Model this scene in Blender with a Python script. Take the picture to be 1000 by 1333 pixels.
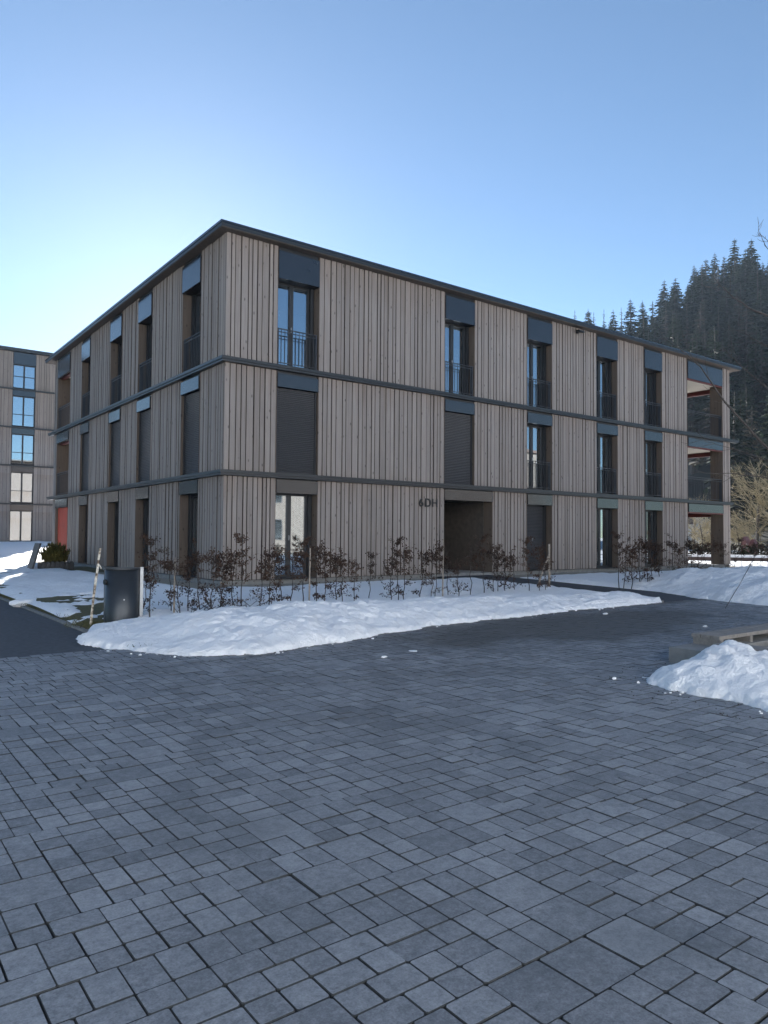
import bpy, bmesh, math, random
import numpy as np
from mathutils import Vector, Matrix
random.seed(7); RNG = np.random.default_rng(5)
for o in list(bpy.data.objects): bpy.data.objects.remove(o)
SC = bpy.context.scene; COL = SC.collection
R = math.radians
# ------------------------------------------------------------------ camera
YAW, PITCH, ROLL, FPX = R(37.0116), R(1.8709), R(0.4162), 955.707
fw = Vector((math.sin(YAW)*math.cos(PITCH), math.cos(YAW)*math.cos(PITCH), math.sin(PITCH)))
r0 = Vector((math.cos(YAW), -math.sin(YAW), 0)); u0 = r0.cross(fw)
rt = math.cos(ROLL)*r0 + math.sin(ROLL)*u0; up = -math.sin(ROLL)*r0 + math.cos(ROLL)*u0
EYE = Vector((0, 0, 1.5))
cd = bpy.data.cameras.new('camera'); cam = bpy.data.objects.new('camera', cd); COL.objects.link(cam)
cam.matrix_world = Matrix(((rt.x, up.x, -fw.x, 0), (rt.y, up.y, -fw.y, 0), (rt.z, up.z, -fw.z, 1.5), (0, 0, 0, 1)))
cd.sensor_fit = 'HORIZONTAL'; cd.sensor_width = 36; cd.lens = FPX*36/1000
cd.clip_start = 0.05; cd.clip_end = 3000
SC.camera = cam
# ------------------------------------------------------------------ sky, sun, exposure
SUN_AZ, SUN_EL = R(20.9), R(18.2)
w = bpy.data.worlds.new('World'); SC.world = w; w.use_nodes = True
nt = w.node_tree; nt.nodes.clear()
sky = nt.nodes.new('ShaderNodeTexSky'); sky.sky_type = 'NISHITA'; sky.sun_disc = False
sky.sun_elevation = SUN_EL; sky.sun_rotation = SUN_AZ
sky.altitude = 500; sky.air_density = 0.7; sky.dust_density = 0.11; sky.ozone_density = 1.05
bg = nt.nodes.new('ShaderNodeBackground'); bg.inputs['Strength'].default_value = 0.05
wo = nt.nodes.new('ShaderNodeOutputWorld')
tint = nt.nodes.new('ShaderNodeMix'); tint.data_type = 'RGBA'; tint.blend_type = 'MULTIPLY'; tint.inputs[0].default_value = 1.0; tint.inputs[7].default_value = (.87, .98, 1.0, 1)
nt.links.new(sky.outputs[0], tint.inputs[6]); nt.links.new(tint.outputs[2], bg.inputs[0]); nt.links.new(bg.outputs[0], wo.inputs[0])
sl = bpy.data.lights.new('sun', 'SUN'); sl.energy = 5.0; sl.angle = R(0.53); sl.color = (1, .975, .94)
so = bpy.data.objects.new('sun', sl); COL.objects.link(so)
SDIR = Vector((math.sin(SUN_AZ)*math.cos(SUN_EL), math.cos(SUN_AZ)*math.cos(SUN_EL), math.sin(SUN_EL)))
so.rotation_euler = SDIR.to_track_quat('Z', 'Y').to_euler(); so.location = (0, 0, 60)
SC.view_settings.view_transform = 'Standard'; SC.view_settings.look = 'None'
SC.view_settings.exposure = 2.05; SC.view_settings.gamma = 1; SC.view_settings.use_curve_mapping = False

def ray(px, py, depth):
    "point at the given distance along the view axis"
    return EYE + fw*depth + rt*((px-500)/FPX*depth) - up*((py-666.5)/FPX*depth)
def topix(P):
    d = Vector(P)-EYE; z = d.dot(fw)
    return (500+FPX*d.dot(rt)/z, 666.5-FPX*d.dot(up)/z, z) if z > .05 else (9e9, 9e9, z)

# ------------------------------------------------------------------ noise for geometry
def _hash(i, j, s):
    n = (i*374761393 + j*668265263 + s*974711) & 0xffffffff
    n = ((n ^ (n >> 13))*1274126177) & 0xffffffff
    return ((n ^ (n >> 16)) & 0xffff)/65535.0
def vnoise(x, y, s=0):
    xi = np.floor(x).astype(np.int64); yi = np.floor(y).astype(np.int64)
    fx = x-xi; fy = y-yi; fx = fx*fx*(3-2*fx); fy = fy*fy*(3-2*fy)
    a = _hash(xi, yi, s); b = _hash(xi+1, yi, s); c = _hash(xi, yi+1, s); d = _hash(xi+1, yi+1, s)
    return (a*(1-fx)+b*fx)*(1-fy)+(c*(1-fx)+d*fx)*fy
def fbm(x, y, s=0, o=4):
    t = 0; a = .5; f = 1.0
    for k in range(o):
        t = t+a*vnoise(x*f, y*f, s+k*17); a *= .5; f *= 2.03
    return t/(1-.5**o)
def sstep(a, b, x):
    t = np.clip((x-a)/(b-a), 0, 1); return t*t*(3-2*t)

# ------------------------------------------------------------------ mesh helpers
class MB:
    def __init__(s): s.v = []; s.f = []; s.t = []; s.m = {}
    def add(s, vs, fs, tone=0.0, edge=()):
        n = len(s.v); s.v += [tuple(p) for p in vs]
        for j, f in enumerate(fs):
            if j in edge: s.m[len(s.f)] = 1
            s.f.append(tuple(i+n for i in f)); s.t.append(tone)
    def hexa(s, p, tone=0.0):
        s.add(p, [(0, 3, 2, 1), (4, 5, 6, 7), (0, 1, 5, 4), (1, 2, 6, 5), (2, 3, 7, 6), (3, 0, 4, 7)], tone)
    def box(s, x0, x1, y0, y1, z0, z1, T=None, tone=0.0):
        p = [(x0, y0, z0), (x1, y0, z0), (x1, y1, z0), (x0, y1, z0), (x0, y0, z1), (x1, y0, z1), (x1, y1, z1), (x0, y1, z1)]
        if T: p = [T(*q) for q in p]
        s.hexa(p, tone)
    def tube(s, pts, rad, n=6, cap=True, tone=0.0):
        pts = [Vector(p) for p in pts]; m = len(pts)
        if not hasattr(rad, '__len__'): rad = [rad]*m
        base = len(s.v); pu = None
        for i, p in enumerate(pts):
            d = (pts[min(i+1, m-1)]-pts[max(i-1, 0)]).normalized()
            if pu is None: pu = d.cross(Vector((0.31, .2, .93)) if abs(d.z) < .9 else Vector((1, 0, 0))).normalized()
            pu = (pu-d*pu.dot(d)).normalized(); q = d.cross(pu)
            for k in range(n):
                a = 2*math.pi*k/n; s.v.append(tuple(p+(pu*math.cos(a)+q*math.sin(a))*rad[i]))
        for i in range(m-1):
            for k in range(n):
                a = base+i*n+k; b = base+i*n+(k+1) % n
                s.f.append((a, b, b+n, a+n)); s.t.append(tone)
        if cap:
            s.f.append(tuple(base+k for k in range(n-1, -1, -1))); s.t.append(tone)
            s.f.append(tuple(base+(m-1)*n+k for k in range(n))); s.t.append(tone)
    def mesh(s, name, mat, smooth=False, fix=True):
        me = bpy.data.meshes.new(name); me.from_pydata(s.v, [], s.f)
        if any(s.t):
            a = me.attributes.new('tone', 'FLOAT', 'FACE'); a.data.foreach_set('value', s.t)
        if s.m: me.polygons.foreach_set('material_index', [s.m.get(i, 0) for i in range(len(s.f))])
        if fix:
            bm = bmesh.new(); bm.from_mesh(me); bmesh.ops.recalc_face_normals(bm, faces=bm.faces); bm.to_mesh(me); bm.free()
        if mat:
            for q in (mat if isinstance(mat, tuple) else (mat,)): me.materials.append(q)
        if smooth: me.polygons.foreach_set('use_smooth', [True]*len(me.polygons))
        me.update(); return me
    def build(s, name, mat, parent=None, smooth=False, fix=True):
        return link(name, s.mesh(name, mat, smooth, fix), parent)
def link(name, me, parent=None):
    o = bpy.data.objects.new(name, me); COL.objects.link(o); o.color = (0, 0, 0, 1)
    if parent is not None: o.parent = parent
    return o
def tag(o, label=None, cat=None, group=None, kind=None):
    if label: o['label'] = label
    if cat: o['category'] = cat
    if group: o['group'] = group
    if kind: o['kind'] = kind
    return o
def thing(name, label, cat, loc=(0, 0, 0), group=None):
    o = bpy.data.objects.new(name, None); COL.objects.link(o); o.location = loc; o.empty_display_size = .2
    return tag(o, label, cat, group)
def copy_tree(src, loc, rz=0, sc=1.0, label=None):
    r = src.copy(); COL.objects.link(r); r.location = loc; r.rotation_euler = (0, 0, rz); r.scale = (sc, sc, sc)
    if label: r['label'] = label
    for ch in list(src.children):
        c = ch.copy(); COL.objects.link(c); c.parent = r
    return r

# ------------------------------------------------------------------ materials
def NM(name):
    m = bpy.data.materials.new(name); m.use_nodes = True; n = m.node_tree
    return m, n, n.nodes['Principled BSDF']
def nd(n, typ, **kw):
    x = n.nodes.new(typ)
    for k, v in kw.items():
        if k in x.inputs: x.inputs[k].default_value = v
        else: setattr(x, k, v)
    return x
def L(n, a, b): n.links.new(a, b)
def noise(n, vec, scale, detail=4, rough=.55):
    x = nd(n, 'ShaderNodeTexNoise', Scale=scale, Detail=detail, Roughness=rough); L(n, vec, x.inputs['Vector']); return x
def ramp(n, fac, stops):
    x = n.nodes.new('ShaderNodeValToRGB'); e = x.color_ramp.elements
    while len(e) < len(stops): e.new(.5)
    for i, (p, c) in enumerate(stops):
        e[i].position = p; e[i].color = (c[0], c[1], c[2], 1) if hasattr(c, '__len__') else (c, c, c, 1)
    L(n, fac, x.inputs[0]); return x
def mixc(n, fac, a, b, mode='MIX'):
    x = n.nodes.new('ShaderNodeMix'); x.data_type = 'RGBA'; x.blend_type = mode
    for sock, v in ((x.inputs[0], fac), (x.inputs[6], a), (x.inputs[7], b)):
        if hasattr(v, 'is_output'): L(n, v, sock)
        elif hasattr(v, '__len__'): sock.default_value = (v[0], v[1], v[2], 1)
        else: sock.default_value = v
    return x.outputs[2]
def math_(n, op, a, b=None, c=None, clamp=False):
    x = n.nodes.new('ShaderNodeMath'); x.operation = op; x.use_clamp = clamp
    for i, v in enumerate((a, b, c)):
        if v is None: continue
        if hasattr(v, 'is_output'): L(n, v, x.inputs[i])
        else: x.inputs[i].default_value = v
    return x.outputs[0]
def tone_of(n):
    a = nd(n, 'ShaderNodeAttribute', attribute_name='tone'); oi = n.nodes.new('ShaderNodeObjectInfo')
    sp = n.nodes.new('ShaderNodeSeparateColor'); L(n, oi.outputs['Color'], sp.inputs[0])
    return math_(n, 'ADD', a.outputs['Fac'], sp.outputs[0])
def bump(n, b, h, strength, dist):
    x = nd(n, 'ShaderNodeBump', Strength=strength, Distance=dist); L(n, h, x.inputs['Height']); L(n, x.outputs[0], b.inputs['Normal']); return x
def simple(name, col, rough=.6, metal=0.0, var=.12, scale=6.0, spec=.5):
    m, n, b = NM(name); g = n.nodes.new('ShaderNodeNewGeometry')
    no = noise(n, g.outputs['Position'], scale, 5)
    lo = [c*(1-var) for c in col]; hi = [c*(1+var) for c in col]
    rp = ramp(n, no.outputs['Fac'], [(.3, lo), (.7, hi)]); L(n, rp.outputs[0], b.inputs['Base Color'])
    b.inputs['Roughness'].default_value = rough; b.inputs['Metallic'].default_value = metal; b.inputs['Specular IOR Level'].default_value = spec
    return m

def wood_mat(name, grey, warm, warm_amt=.0):
    m, n, b = NM(name); g = n.nodes.new('ShaderNodeNewGeometry'); P = g.outputs['Position']
    mp = nd(n, 'ShaderNodeMapping'); mp.inputs['Scale'].default_value = (38, 38, 1.1); L(n, P, mp.inputs[0])
    gr = noise(n, mp.outputs[0], 1.0, 6, .62)
    mp2 = nd(n, 'ShaderNodeMapping'); mp2.inputs['Scale'].default_value = (5, 5, .7); L(n, P, mp2.inputs[0])
    bl = noise(n, mp2.outputs[0], 1.0, 4)
    t = tone_of(n)
    sp = n.nodes.new('ShaderNodeSeparateXYZ'); L(n, P, sp.inputs[0])
    # sheltered upper part of each storey keeps its brown, rain-washed part below is silver grey
    z_ = math_(n, 'SUBTRACT', sp.outputs[2], .2)
    zz = math_(n, 'SUBTRACT', z_, math_(n, 'MULTIPLY', math_(n, 'FLOOR', math_(n, 'MINIMUM', math_(n, 'DIVIDE', z_, 3.0), 2.4)), 3.0))
    mr = nd(n, 'ShaderNodeMapRange', interpolation_type='SMOOTHSTEP'); L(n, math_(n, 'ADD', zz, math_(n, 'MULTIPLY', bl.outputs[0], .7)), mr.inputs[0])
    mr.inputs[1].default_value = 2.35; mr.inputs[2].default_value = 3.45; mr.inputs[3].default_value = warm_amt; mr.inputs[4].default_value = warm_amt+.35
    wv = math_(n, 'MULTIPLY', math_(n, 'SUBTRACT', bl.outputs[0], .48), 1.0, clamp=True)
    wf = math_(n, 'ADD', mr.outputs[0], wv, clamp=True)
    c = mixc(n, wf, grey, warm)
    k = math_(n, 'ADD', math_(n, 'MULTIPLY', gr.outputs[0], .75), math_(n, 'ADD', math_(n, 'MULTIPLY', t, .30), .52))
    vm = n.nodes.new('ShaderNodeVectorMath'); vm.operation = 'SCALE'; L(n, c, vm.inputs[0]); L(n, k, vm.inputs['Scale'])
    # knots
    mp3 = nd(n, 'ShaderNodeMapping'); mp3.inputs['Scale'].default_value = (6, 6, 2.6); L(n, P, mp3.inputs[0])
    vo = nd(n, 'ShaderNodeTexVoronoi', Scale=1.0); L(n, mp3.outputs[0], vo.inputs['Vector'])
    kr = ramp(n, vo.outputs['Distance'], [(.06, .45), (.16, 1.0)])
    fin = mixc(n, 1.0, vm.outputs[0], kr.outputs[0], 'MULTIPLY')
    L(n, fin, b.inputs['Base Color']); b.inputs['Roughness'].default_value = .85; b.inputs['Specular IOR Level'].default_value = .25
    bump(n, b, gr.outputs[0], .35, .004)
    return m
M = {}
M['wood'] = wood_mat('larch_cladding', (.245, .215, .196), (.205, .152, .118))
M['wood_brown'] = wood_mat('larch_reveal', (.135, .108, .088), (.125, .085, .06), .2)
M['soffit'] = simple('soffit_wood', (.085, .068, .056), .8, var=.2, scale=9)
M['metal'] = simple('anthracite_sheet', (.022, .025, .03), .16, 0, .06, 1.5)
M['metal'].node_tree.nodes['Principled BSDF'].inputs['IOR'].default_value = 1.68
M['ledge'] = simple('dark_ledge_sheet', (.022, .025, .028), .38, 0, .1, 2.0)
M['dark'] = simple('dark_frame_paint', (.018, .019, .021), .45, 0, .15, 4)
M['rail'] = simple('railing_paint', (.028, .03, .036), .5, 0, .1, 4)
M['shutter'] = simple('shutter_aluminium', (.05, .05, .053), .3, 0, .07, 2)
M['room'] = simple('room_wall', (.30, .28, .26), .9, 0, .05, 1)
M['curtain'] = simple('curtain_cloth', (.42, .45, .46), .9, 0, .08, 3)
M['concrete'] = simple('concrete', (.20, .20, .195), .85, 0, .18, 5)
M['gravel'] = simple('gravel_strip', (.27, .245, .20), .95, 0, .45, 60)
M['cream'] = simple('cream_soffit', (.62, .56, .47), .8, 0, .05, 2)
M['red'] = simple('red_paint', (.36, .055, .026), .55, 0, .1, 3)
M['darkred'] = simple('dark_red_beam', (.10, .02, .016), .6, 0, .15, 3)
M['plaster'] = simple('pale_plaster', (.77, .79, .81), .9, 0, .06, .6)
M['larch_far'] = simple('larch_planks', (.17, .152, .135), .9, 0, .25, 4)
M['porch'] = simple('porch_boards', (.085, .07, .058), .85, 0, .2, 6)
M['white'] = simple('white_plaster', (.55, .55, .55), .9, 0, .06, .6)
M['tile'] = simple('roof_dark', (.10, .07, .06), .8, 0, .2, 3)
M['asphalt'] = simple('asphalt', (.05, .053, .06), .75, 0, .35, 14)
M['bed'] = simple('paving_bed_sand', (.035, .036, .038), .95, 0, .3, 30)
M['bin'] = simple('bin_steel_paint', (.045, .05, .056), .36, .55, .12, 5)
M['black'] = simple('black_plastic', (.012, .012, .012), .5, 0, .1, 5)
M['steel'] = simple('galvanised_steel', (.34, .35, .36), .42, .9, .1, 8)
M['bark'] = simple('bark', (.075, .062, .052), .9, 0, .4, 18)
M['twig'] = simple('bare_twig', (.05, .042, .038), .9, 0, .3, 14)
M['palewood'] = simple('pale_stake_wood', (.26, .22, .18), .8, 0, .25, 22)
M['bench'] = simple('weathered_bench_wood', (.20, .185, .17), .75, 0, .2, 20)
M['soil'] = simple('dark_soil', (.035, .028, .022), .95, 0, .4, 25)
M['lichen'] = simple('beige_bare_twigs', (.34, .29, .19), .9, 0, .3, 3)
M['pink'] = simple('faded_red_panel', (.24, .10, .095), .6, 0, .12, 3)
M['hill'] = simple('forest_floor', (.020, .023, .017), .95, 0, .5, .35)
M['grassmat'] = simple('winter_grass', (.10, .095, .035), .95, 0, .4, 40)
def patchy():
    m, n, b = NM('patchy_snow_meadow'); g = n.nodes.new('ShaderNodeNewGeometry'); P = g.outputs['Position']
    no = noise(n, P, .22, 7, .68); gn = noise(n, P, 30, 4)
    rp = ramp(n, no.outputs[0], [(.40, 0.0), (.46, 1.0)])
    gc = ramp(n, gn.outputs[0], [(.3, (.05, .05, .02)), (.7, (.13, .11, .045))])
    sp = n.nodes.new('ShaderNodeSeparateXYZ'); L(n, P, sp.inputs[0])
    near = nd(n, 'ShaderNodeMapRange'); L(n, sp.outputs[1], near.inputs[0]); near.inputs[1].default_value = 8.0; near.inputs[2].default_value = 9.0; near.inputs[3].default_value = 1.0; near.inputs[4].default_value = 0.0
    nr2 = nd(n, 'ShaderNodeMapRange'); L(n, sp.outputs[1], nr2.inputs[0]); nr2.inputs[1].default_value = 30.0; nr2.inputs[2].default_value = 34.0
    f = math_(n, 'MULTIPLY', math_(n, 'MAXIMUM', near.outputs[0], nr2.outputs[0]), rp.outputs[0])
    L(n, mixc(n, f, gc.outputs[0], (.85, .86, .88)), b.inputs['Base Color']); b.inputs['Roughness'].default_value = .9
    bump(n, b, gn.outputs[0], .6, .03); return m
M['ground'] = patchy()

def leaf_mat(name, lo, hi, sc, trans=.25):
    m, n, b = NM(name); g = n.nodes.new('ShaderNodeNewGeometry'); oi = n.nodes.new('ShaderNodeObjectInfo')
    no = noise(n, g.outputs['Position'], sc, 3)
    rp = ramp(n, math_(n, 'ADD', math_(n, 'MULTIPLY', no.outputs[0], .7), math_(n, 'MULTIPLY', oi.outputs['Random'], .3)), [(.3, lo), (.68, hi)])
    L(n, rp.outputs[0], b.inputs['Base Color']); b.inputs['Roughness'].default_value = .7; b.inputs['Specular IOR Level'].default_value = .2
    tr = n.nodes.new('ShaderNodeBsdfTranslucent'); L(n, rp.outputs[0], tr.inputs[0])
    mx = n.nodes.new('ShaderNodeMixShader'); mx.inputs[0].default_value = trans
    L(n, b.outputs[0], mx.inputs[1]); L(n, tr.outputs[0], mx.inputs[2]); L(n, mx.outputs[0], n.nodes['Material Output'].inputs[0])
    return m
M['needle'] = leaf_mat('spruce_needles', (.012, .022, .014), (.045, .06, .032), .5, .12)
M['needle_brown'] = leaf_mat('larch_twig_haze', (.05, .045, .036), (.11, .095, .07), .5, .12)
M['hornbeam'] = leaf_mat('dry_hornbeam_leaves', (.036, .023, .017), (.10, .060, .042), 12, .25)
M['goldneedle'] = leaf_mat('yellow_green_needles', (.03, .034, .011), (.13, .105, .03), 5, .2)
M['hedge'] = leaf_mat('dark_hedge_leaves', (.012, .016, .010), (.04, .04, .022), 4, .1)

def glass_mat():
    m, n, b = NM('window_glass'); n.nodes.remove(b)
    lw = nd(n, 'ShaderNodeLayerWeight', Blend=.5)
    k = math_(n, 'MULTIPLY_ADD', math_(n, 'POWER', lw.outputs['Facing'], 3.0), .52, .40)
    g = n.nodes.new('ShaderNodeBsdfGlossy'); g.inputs['Roughness'].default_value = .012; g.inputs[0].default_value = (.86, .93, 1, 1)
    t = n.nodes.new('ShaderNodeBsdfTransparent'); t.inputs[0].default_value = (.55, .62, .62, 1)
    mx = n.nodes.new('ShaderNodeMixShader'); L(n, k, mx.inputs[0]); L(n, t.outputs[0], mx.inputs[1]); L(n, g.outputs[0], mx.inputs[2])
    ge = n.nodes.new('ShaderNodeNewGeometry'); no = noise(n, ge.outputs['Position'], .8, 2)
    bp = nd(n, 'ShaderNodeBump', Strength=.05, Distance=.02); L(n, no.outputs[0], bp.inputs['Height']); L(n, bp.outputs[0], g.inputs['Normal'])
    L(n, mx.outputs[0], n.nodes['Material Output'].inputs[0]); return m
M['glass'] = glass_mat()

def snow_mat(name, dirt):
    m, n, b = NM(name); g = n.nodes.new('ShaderNodeNewGeometry'); P = g.outputs['Position']
    a = noise(n, P, 9, 6, .6); c = noise(n, P, 42, 5, .7); d = noise(n, P, 1.6, 6, .7); sp = noise(n, P, 75, 3, .6)
    s1 = ramp(n, sp.outputs[0], [(.68, 0.0), (.76, 1.0)])
    s2 = ramp(n, d.outputs[0], [(.50, 0.0), (.80, 1.0)])
    f = math_(n, 'MULTIPLY', math_(n, 'ADD', math_(n, 'MULTIPLY', s1.outputs[0], .55), s2.outputs[0]), dirt, clamp=True)
    L(n, mixc(n, f, (.90, .905, .915), (.36, .31, .26)), b.inputs['Base Color'])
    b.inputs['Roughness'].default_value = .65; b.inputs['Specular IOR Level'].default_value = .3
    h = math_(n, 'ADD', a.outputs[0], math_(n, 'MULTIPLY', c.outputs[0], .45)); bump(n, b, h, .8, .06)
    return m
M['snow'] = snow_mat('clean_snow', .10)
M['bank'] = snow_mat('shovelled_snow', .26)

def paver_mat():
    m, n, b = NM('grey_concrete_paver'); g = n.nodes.new('ShaderNodeNewGeometry'); P = g.outputs['Position']
    t = tone_of(n)
    fine = noise(n, P, 120, 5, .75); mid = noise(n, P, 16, 8, .72); big = noise(n, P, .9, 4, .6)
    sp = n.nodes.new('ShaderNodeSeparateXYZ'); L(n, P, sp.inputs[0])
    # damp area: where meltwater from the bank runs off
    dx = math_(n, 'MULTIPLY', math_(n, 'SUBTRACT', sp.outputs[0], 10.4), .20)
    dy = math_(n, 'MULTIPLY', math_(n, 'SUBTRACT', sp.outputs[1], 8.1), .52)
    rr = math_(n, 'SQRT', math_(n, 'ADD', math_(n, 'MULTIPLY', dx, dx), math_(n, 'MULTIPLY', dy, dy)))
    rr = math_(n, 'ADD', rr, math_(n, 'MULTIPLY', math_(n, 'SUBTRACT', big.outputs[0], .5), 1.5))
    damp = ramp(n, rr, [(.62, 1.0), (1.0, 0.0)]).outputs[0]
    spots = ramp(n, big.outputs[0], [(.50, 0.0), (.70, .5)]).outputs[0]
    ex = math_(n, 'EXPONENT', math_(n, 'MULTIPLY', math_(n, 'SUBTRACT', sp.outputs[0], 4.0), -.31))
    gap = math_(n, 'ADD', math_(n, 'SUBTRACT', sp.outputs[1], math_(n, 'ADD', math_(n, 'MULTIPLY_ADD', ex, -1.5, 9.50), math_(n, 'MULTIPLY', math_(n, 'MAXIMUM', math_(n, 'SUBTRACT', 4.2, sp.outputs[0]), 0.0), 2.3))), math_(n, 'MULTIPLY', math_(n, 'SUBTRACT', mid.outputs[0], .5), .9))
    foot = ramp(n, gap, [(.0, 0.0), (.12, 1.0)]).outputs[0]
    wet = math_(n, 'MAXIMUM', math_(n, 'MAXIMUM', damp, spots), foot)
    mot = noise(n, P, 46, 5, .7)
    k = math_(n, 'ADD', math_(n, 'MULTIPLY_ADD', mot.outputs[0], .6, -.30), math_(n, 'MULTIPLY_ADD', t, .32, -.18))
    k = math_(n, 'ADD', k, math_(n, 'ADD', math_(n, 'MULTIPLY', mid.outputs[0], .75), math_(n, 'MULTIPLY', fine.outputs[0], .66)))
    rp = ramp(n, k, [(.28, (.064, .068, .073)), (.58, (.158, .164, .175)), (.92, (.31, .318, .332))])
    c = mixc(n, math_(n, 'MULTIPLY', wet, .80), rp.outputs[0], (.036, .041, .041))
    L(n, c, b.inputs['Base Color'])
    L(n, math_(n, 'MULTIPLY_ADD', wet, -.16, .60), b.inputs['Roughness']); b.inputs['Specular IOR Level'].default_value = .55
    bump(n, b, math_(n, 'ADD', math_(n, 'MULTIPLY', fine.outputs[0], .5), mid.outputs[0]), .5, .006)
    return m
M['paver'] = paver_mat()
M['joint'] = simple('joint_dirt_shade', (.040, .043, .045), .95, 0, .3, 40)  # joint dirt; also darkens stone bevels as painted shade against bounce light
M['wood_edge'] = simple('shaded_board_edge', (.075, .058, .046), .9, 0, .25, 9)  # board sides and bevels painted dark as groove shade

# ------------------------------------------------------------------ layout constants
CX, CY = 8.2125, 17.9236
PLX1, PLY1 = 17.9, 9.85         # plaza edges
ASX = 3.15                      # right edge of the asphalt lane
PX0, PX1 = 15.7, 18.1           # path to the entrance
def ground_h(x, y):
    "terrain height in front of / around the houses"
    lawn = .02+.12*sstep(PLY1, 16.0, y)
    far = .62*sstep(24, 58, y)*(1-sstep(18, 40, x))
    h = lawn+far
    hard = ((y < PLY1) & (x < PLX1) & (y > -11.5) & (x > -22)) | ((x < ASX) & (y < 26) & (y >= PLY1) & (x > -5)) | ((x > PX0) & (x < PX1) & (y < CY+3))
    h = np.where(hard, -.07, h)
    h = np.where((y < PLY1) & ~hard, .03, h)
    return h
def sheet(xs, ys, hfun, name, mat, keep=None, parent=None, smooth=True):
    X, Y = np.meshgrid(xs, ys); Z = hfun(X, Y); nx, ny = len(xs), len(ys)
    idx = np.arange(nx*ny).reshape(ny, nx)
    q = np.stack([idx[:-1, :-1], idx[:-1, 1:], idx[1:, 1:], idx[1:, :-1]], -1).reshape(-1, 4)
    V = np.stack([X, Y, Z], -1).reshape(-1, 3)
    if keep is not None:
        k = keep(X, Y, Z).reshape(-1); q = q[k[q].any(1)]
        used = np.unique(q); rem = -np.ones(nx*ny, int); rem[used] = np.arange(len(used)); V = V[used]; q = rem[q]
    me = bpy.data.meshes.new(name); me.from_pydata(V.tolist(), [], q.tolist())
    me.materials.append(mat)
    if smooth: me.polygons.foreach_set('use_smooth', [True]*len(me.polygons))
    return link(name, me, parent)
def axis(*segs):
    out = []
    for a, b, s in segs: out += list(np.arange(a, b, s))
    out.append(segs[-1][1]); return np.array(out)
# ------------------------------------------------------------------ ground
gx = axis((-900, -300, 150), (-300, -60, 40), (-60, -10, 10), (-10, 36, .5), (36, 80, 4), (80, 300, 40), (300, 900, 150))
gy = axis((-900, -300, 150), (-300, -60, 40), (-60, 0, 6), (0, 30, .5), (30, 70, 2), (70, 300, 40), (300, 900, 150))
tag(sheet(gx, gy, ground_h, 'ground', M['ground']), kind='structure')
mb = MB(); mb.add([(-5, PLY1+.0, -.012), (ASX, PLY1, -.012), (ASX, 26, -.012), (-5, 26, -.012)], [(0, 1, 2, 3)])
lane = mb.build('asphalt_lane', M['asphalt']); tag(lane, kind='structure')
mb = MB(); mb.add([(PX0, PLY1, -.012), (PX1, PLY1, -.012), (PX1, CY+2.9, .262), (PX0, CY+2.9, .262)], [(0, 1, 2, 3)])
tag(mb.build('entrance_path', M['asphalt']), kind='structure')
mb = MB(); mb.box(ASX-.005, ASX+.07, PLY1+.02, 26, -.2, .022); mb.box(PX0-.06, PX0, PLY1+.02, CY-1, -.2, .03); mb.box(PX1, PX1+.06, PLY1+.02, CY-1, -.2, .03)
mb.box(ASX+.08, PX0-.07, PLY1+.002, PLY1+.075, -.2, .012)
tag(mb.build('kerb_edging', M['concrete']), kind='structure')

# paved plaza: bedding sheet + separate stones
mb = MB(); mb.add([(-22, -11.5, -.014), (PLX1, -11.5, -.014), (PLX1, PLY1, -.014), (-22, PLY1, -.014)], [(0, 1, 2, 3)])
plaza = mb.build('paved_plaza', M['bed']); tag(plaza, kind='structure')
U = .0640
from functools import lru_cache
LEAF = {(2, 2), (3, 2), (2, 3), (4, 4)}
@lru_cache(None)
def solvable(a, b):
    if (a, b) in LEAF: return True
    return any(solvable(i, b) and solvable(a-i, b) for i in range(2, a-1)) or any(solvable(a, i) and solvable(a, b-i) for i in range(2, b-1))
def split(x, y, a, b, out):
    if (a, b) in LEAF and ((a, b) != (4, 4) or random.random() < .7): out.append((x, y, a, b)); return
    opt = [(0, i) for i in range(2, a-1) if solvable(i, b) and solvable(a-i, b)]+[(1, i) for i in range(2, b-1) if solvable(a, i) and solvable(a, b-i)]
    # favour cuts that leave a square 4x4 slab
    fav = [o for o in opt if (o[0] == 0 and b == 4 and 4 in (o[1], a-o[1])) or (o[0] == 1 and a == 4 and 4 in (o[1], b-o[1]))]
    d, i = random.choice(fav if fav and random.random() < .38 else opt)
    if d == 0: split(x, y, i, b, out); split(x+i, y, a-i, b, out)
    else: split(x, y, a, i, out); split(x, y+i, a, b-i, out)
stones = []
yy = int(-2.0/U)
ytop = int(PLY1/U)
while yy < ytop:
    hb = random.choice([4, 5, 7, 8, 9])
    if ytop-yy < 11: hb = ytop-yy if 4 <= ytop-yy <= 9 else 5
    xx = int(-2.2/U)+random.randint(-3, 0); xe = int(PLX1/U)
    while xx < xe:
        wb = random.choice([4, 5, 6, 7, 8, 9, 10])
        if not solvable(wb, hb): continue
        tmp = []; split(xx, yy, wb, hb, tmp); stones += tmp; xx += wb
    yy += hb
vis = []
for (x, y, a, b) in stones:
    X, Y = (x+a/2)*U, (y+b/2)*U
    ang = math.degrees(math.atan2(X, Y))
    if X > PLX1-.05 or Y > PLY1-.02: continue
    if Y < .2 or not (-6 < ang < 76): continue
    px, py, z = topix((X, Y, 0))
    infr = -40 < px < 1040 and py < 1380
    vis.append((not infr, z, x, y, a, b))
vis.sort()
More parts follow.
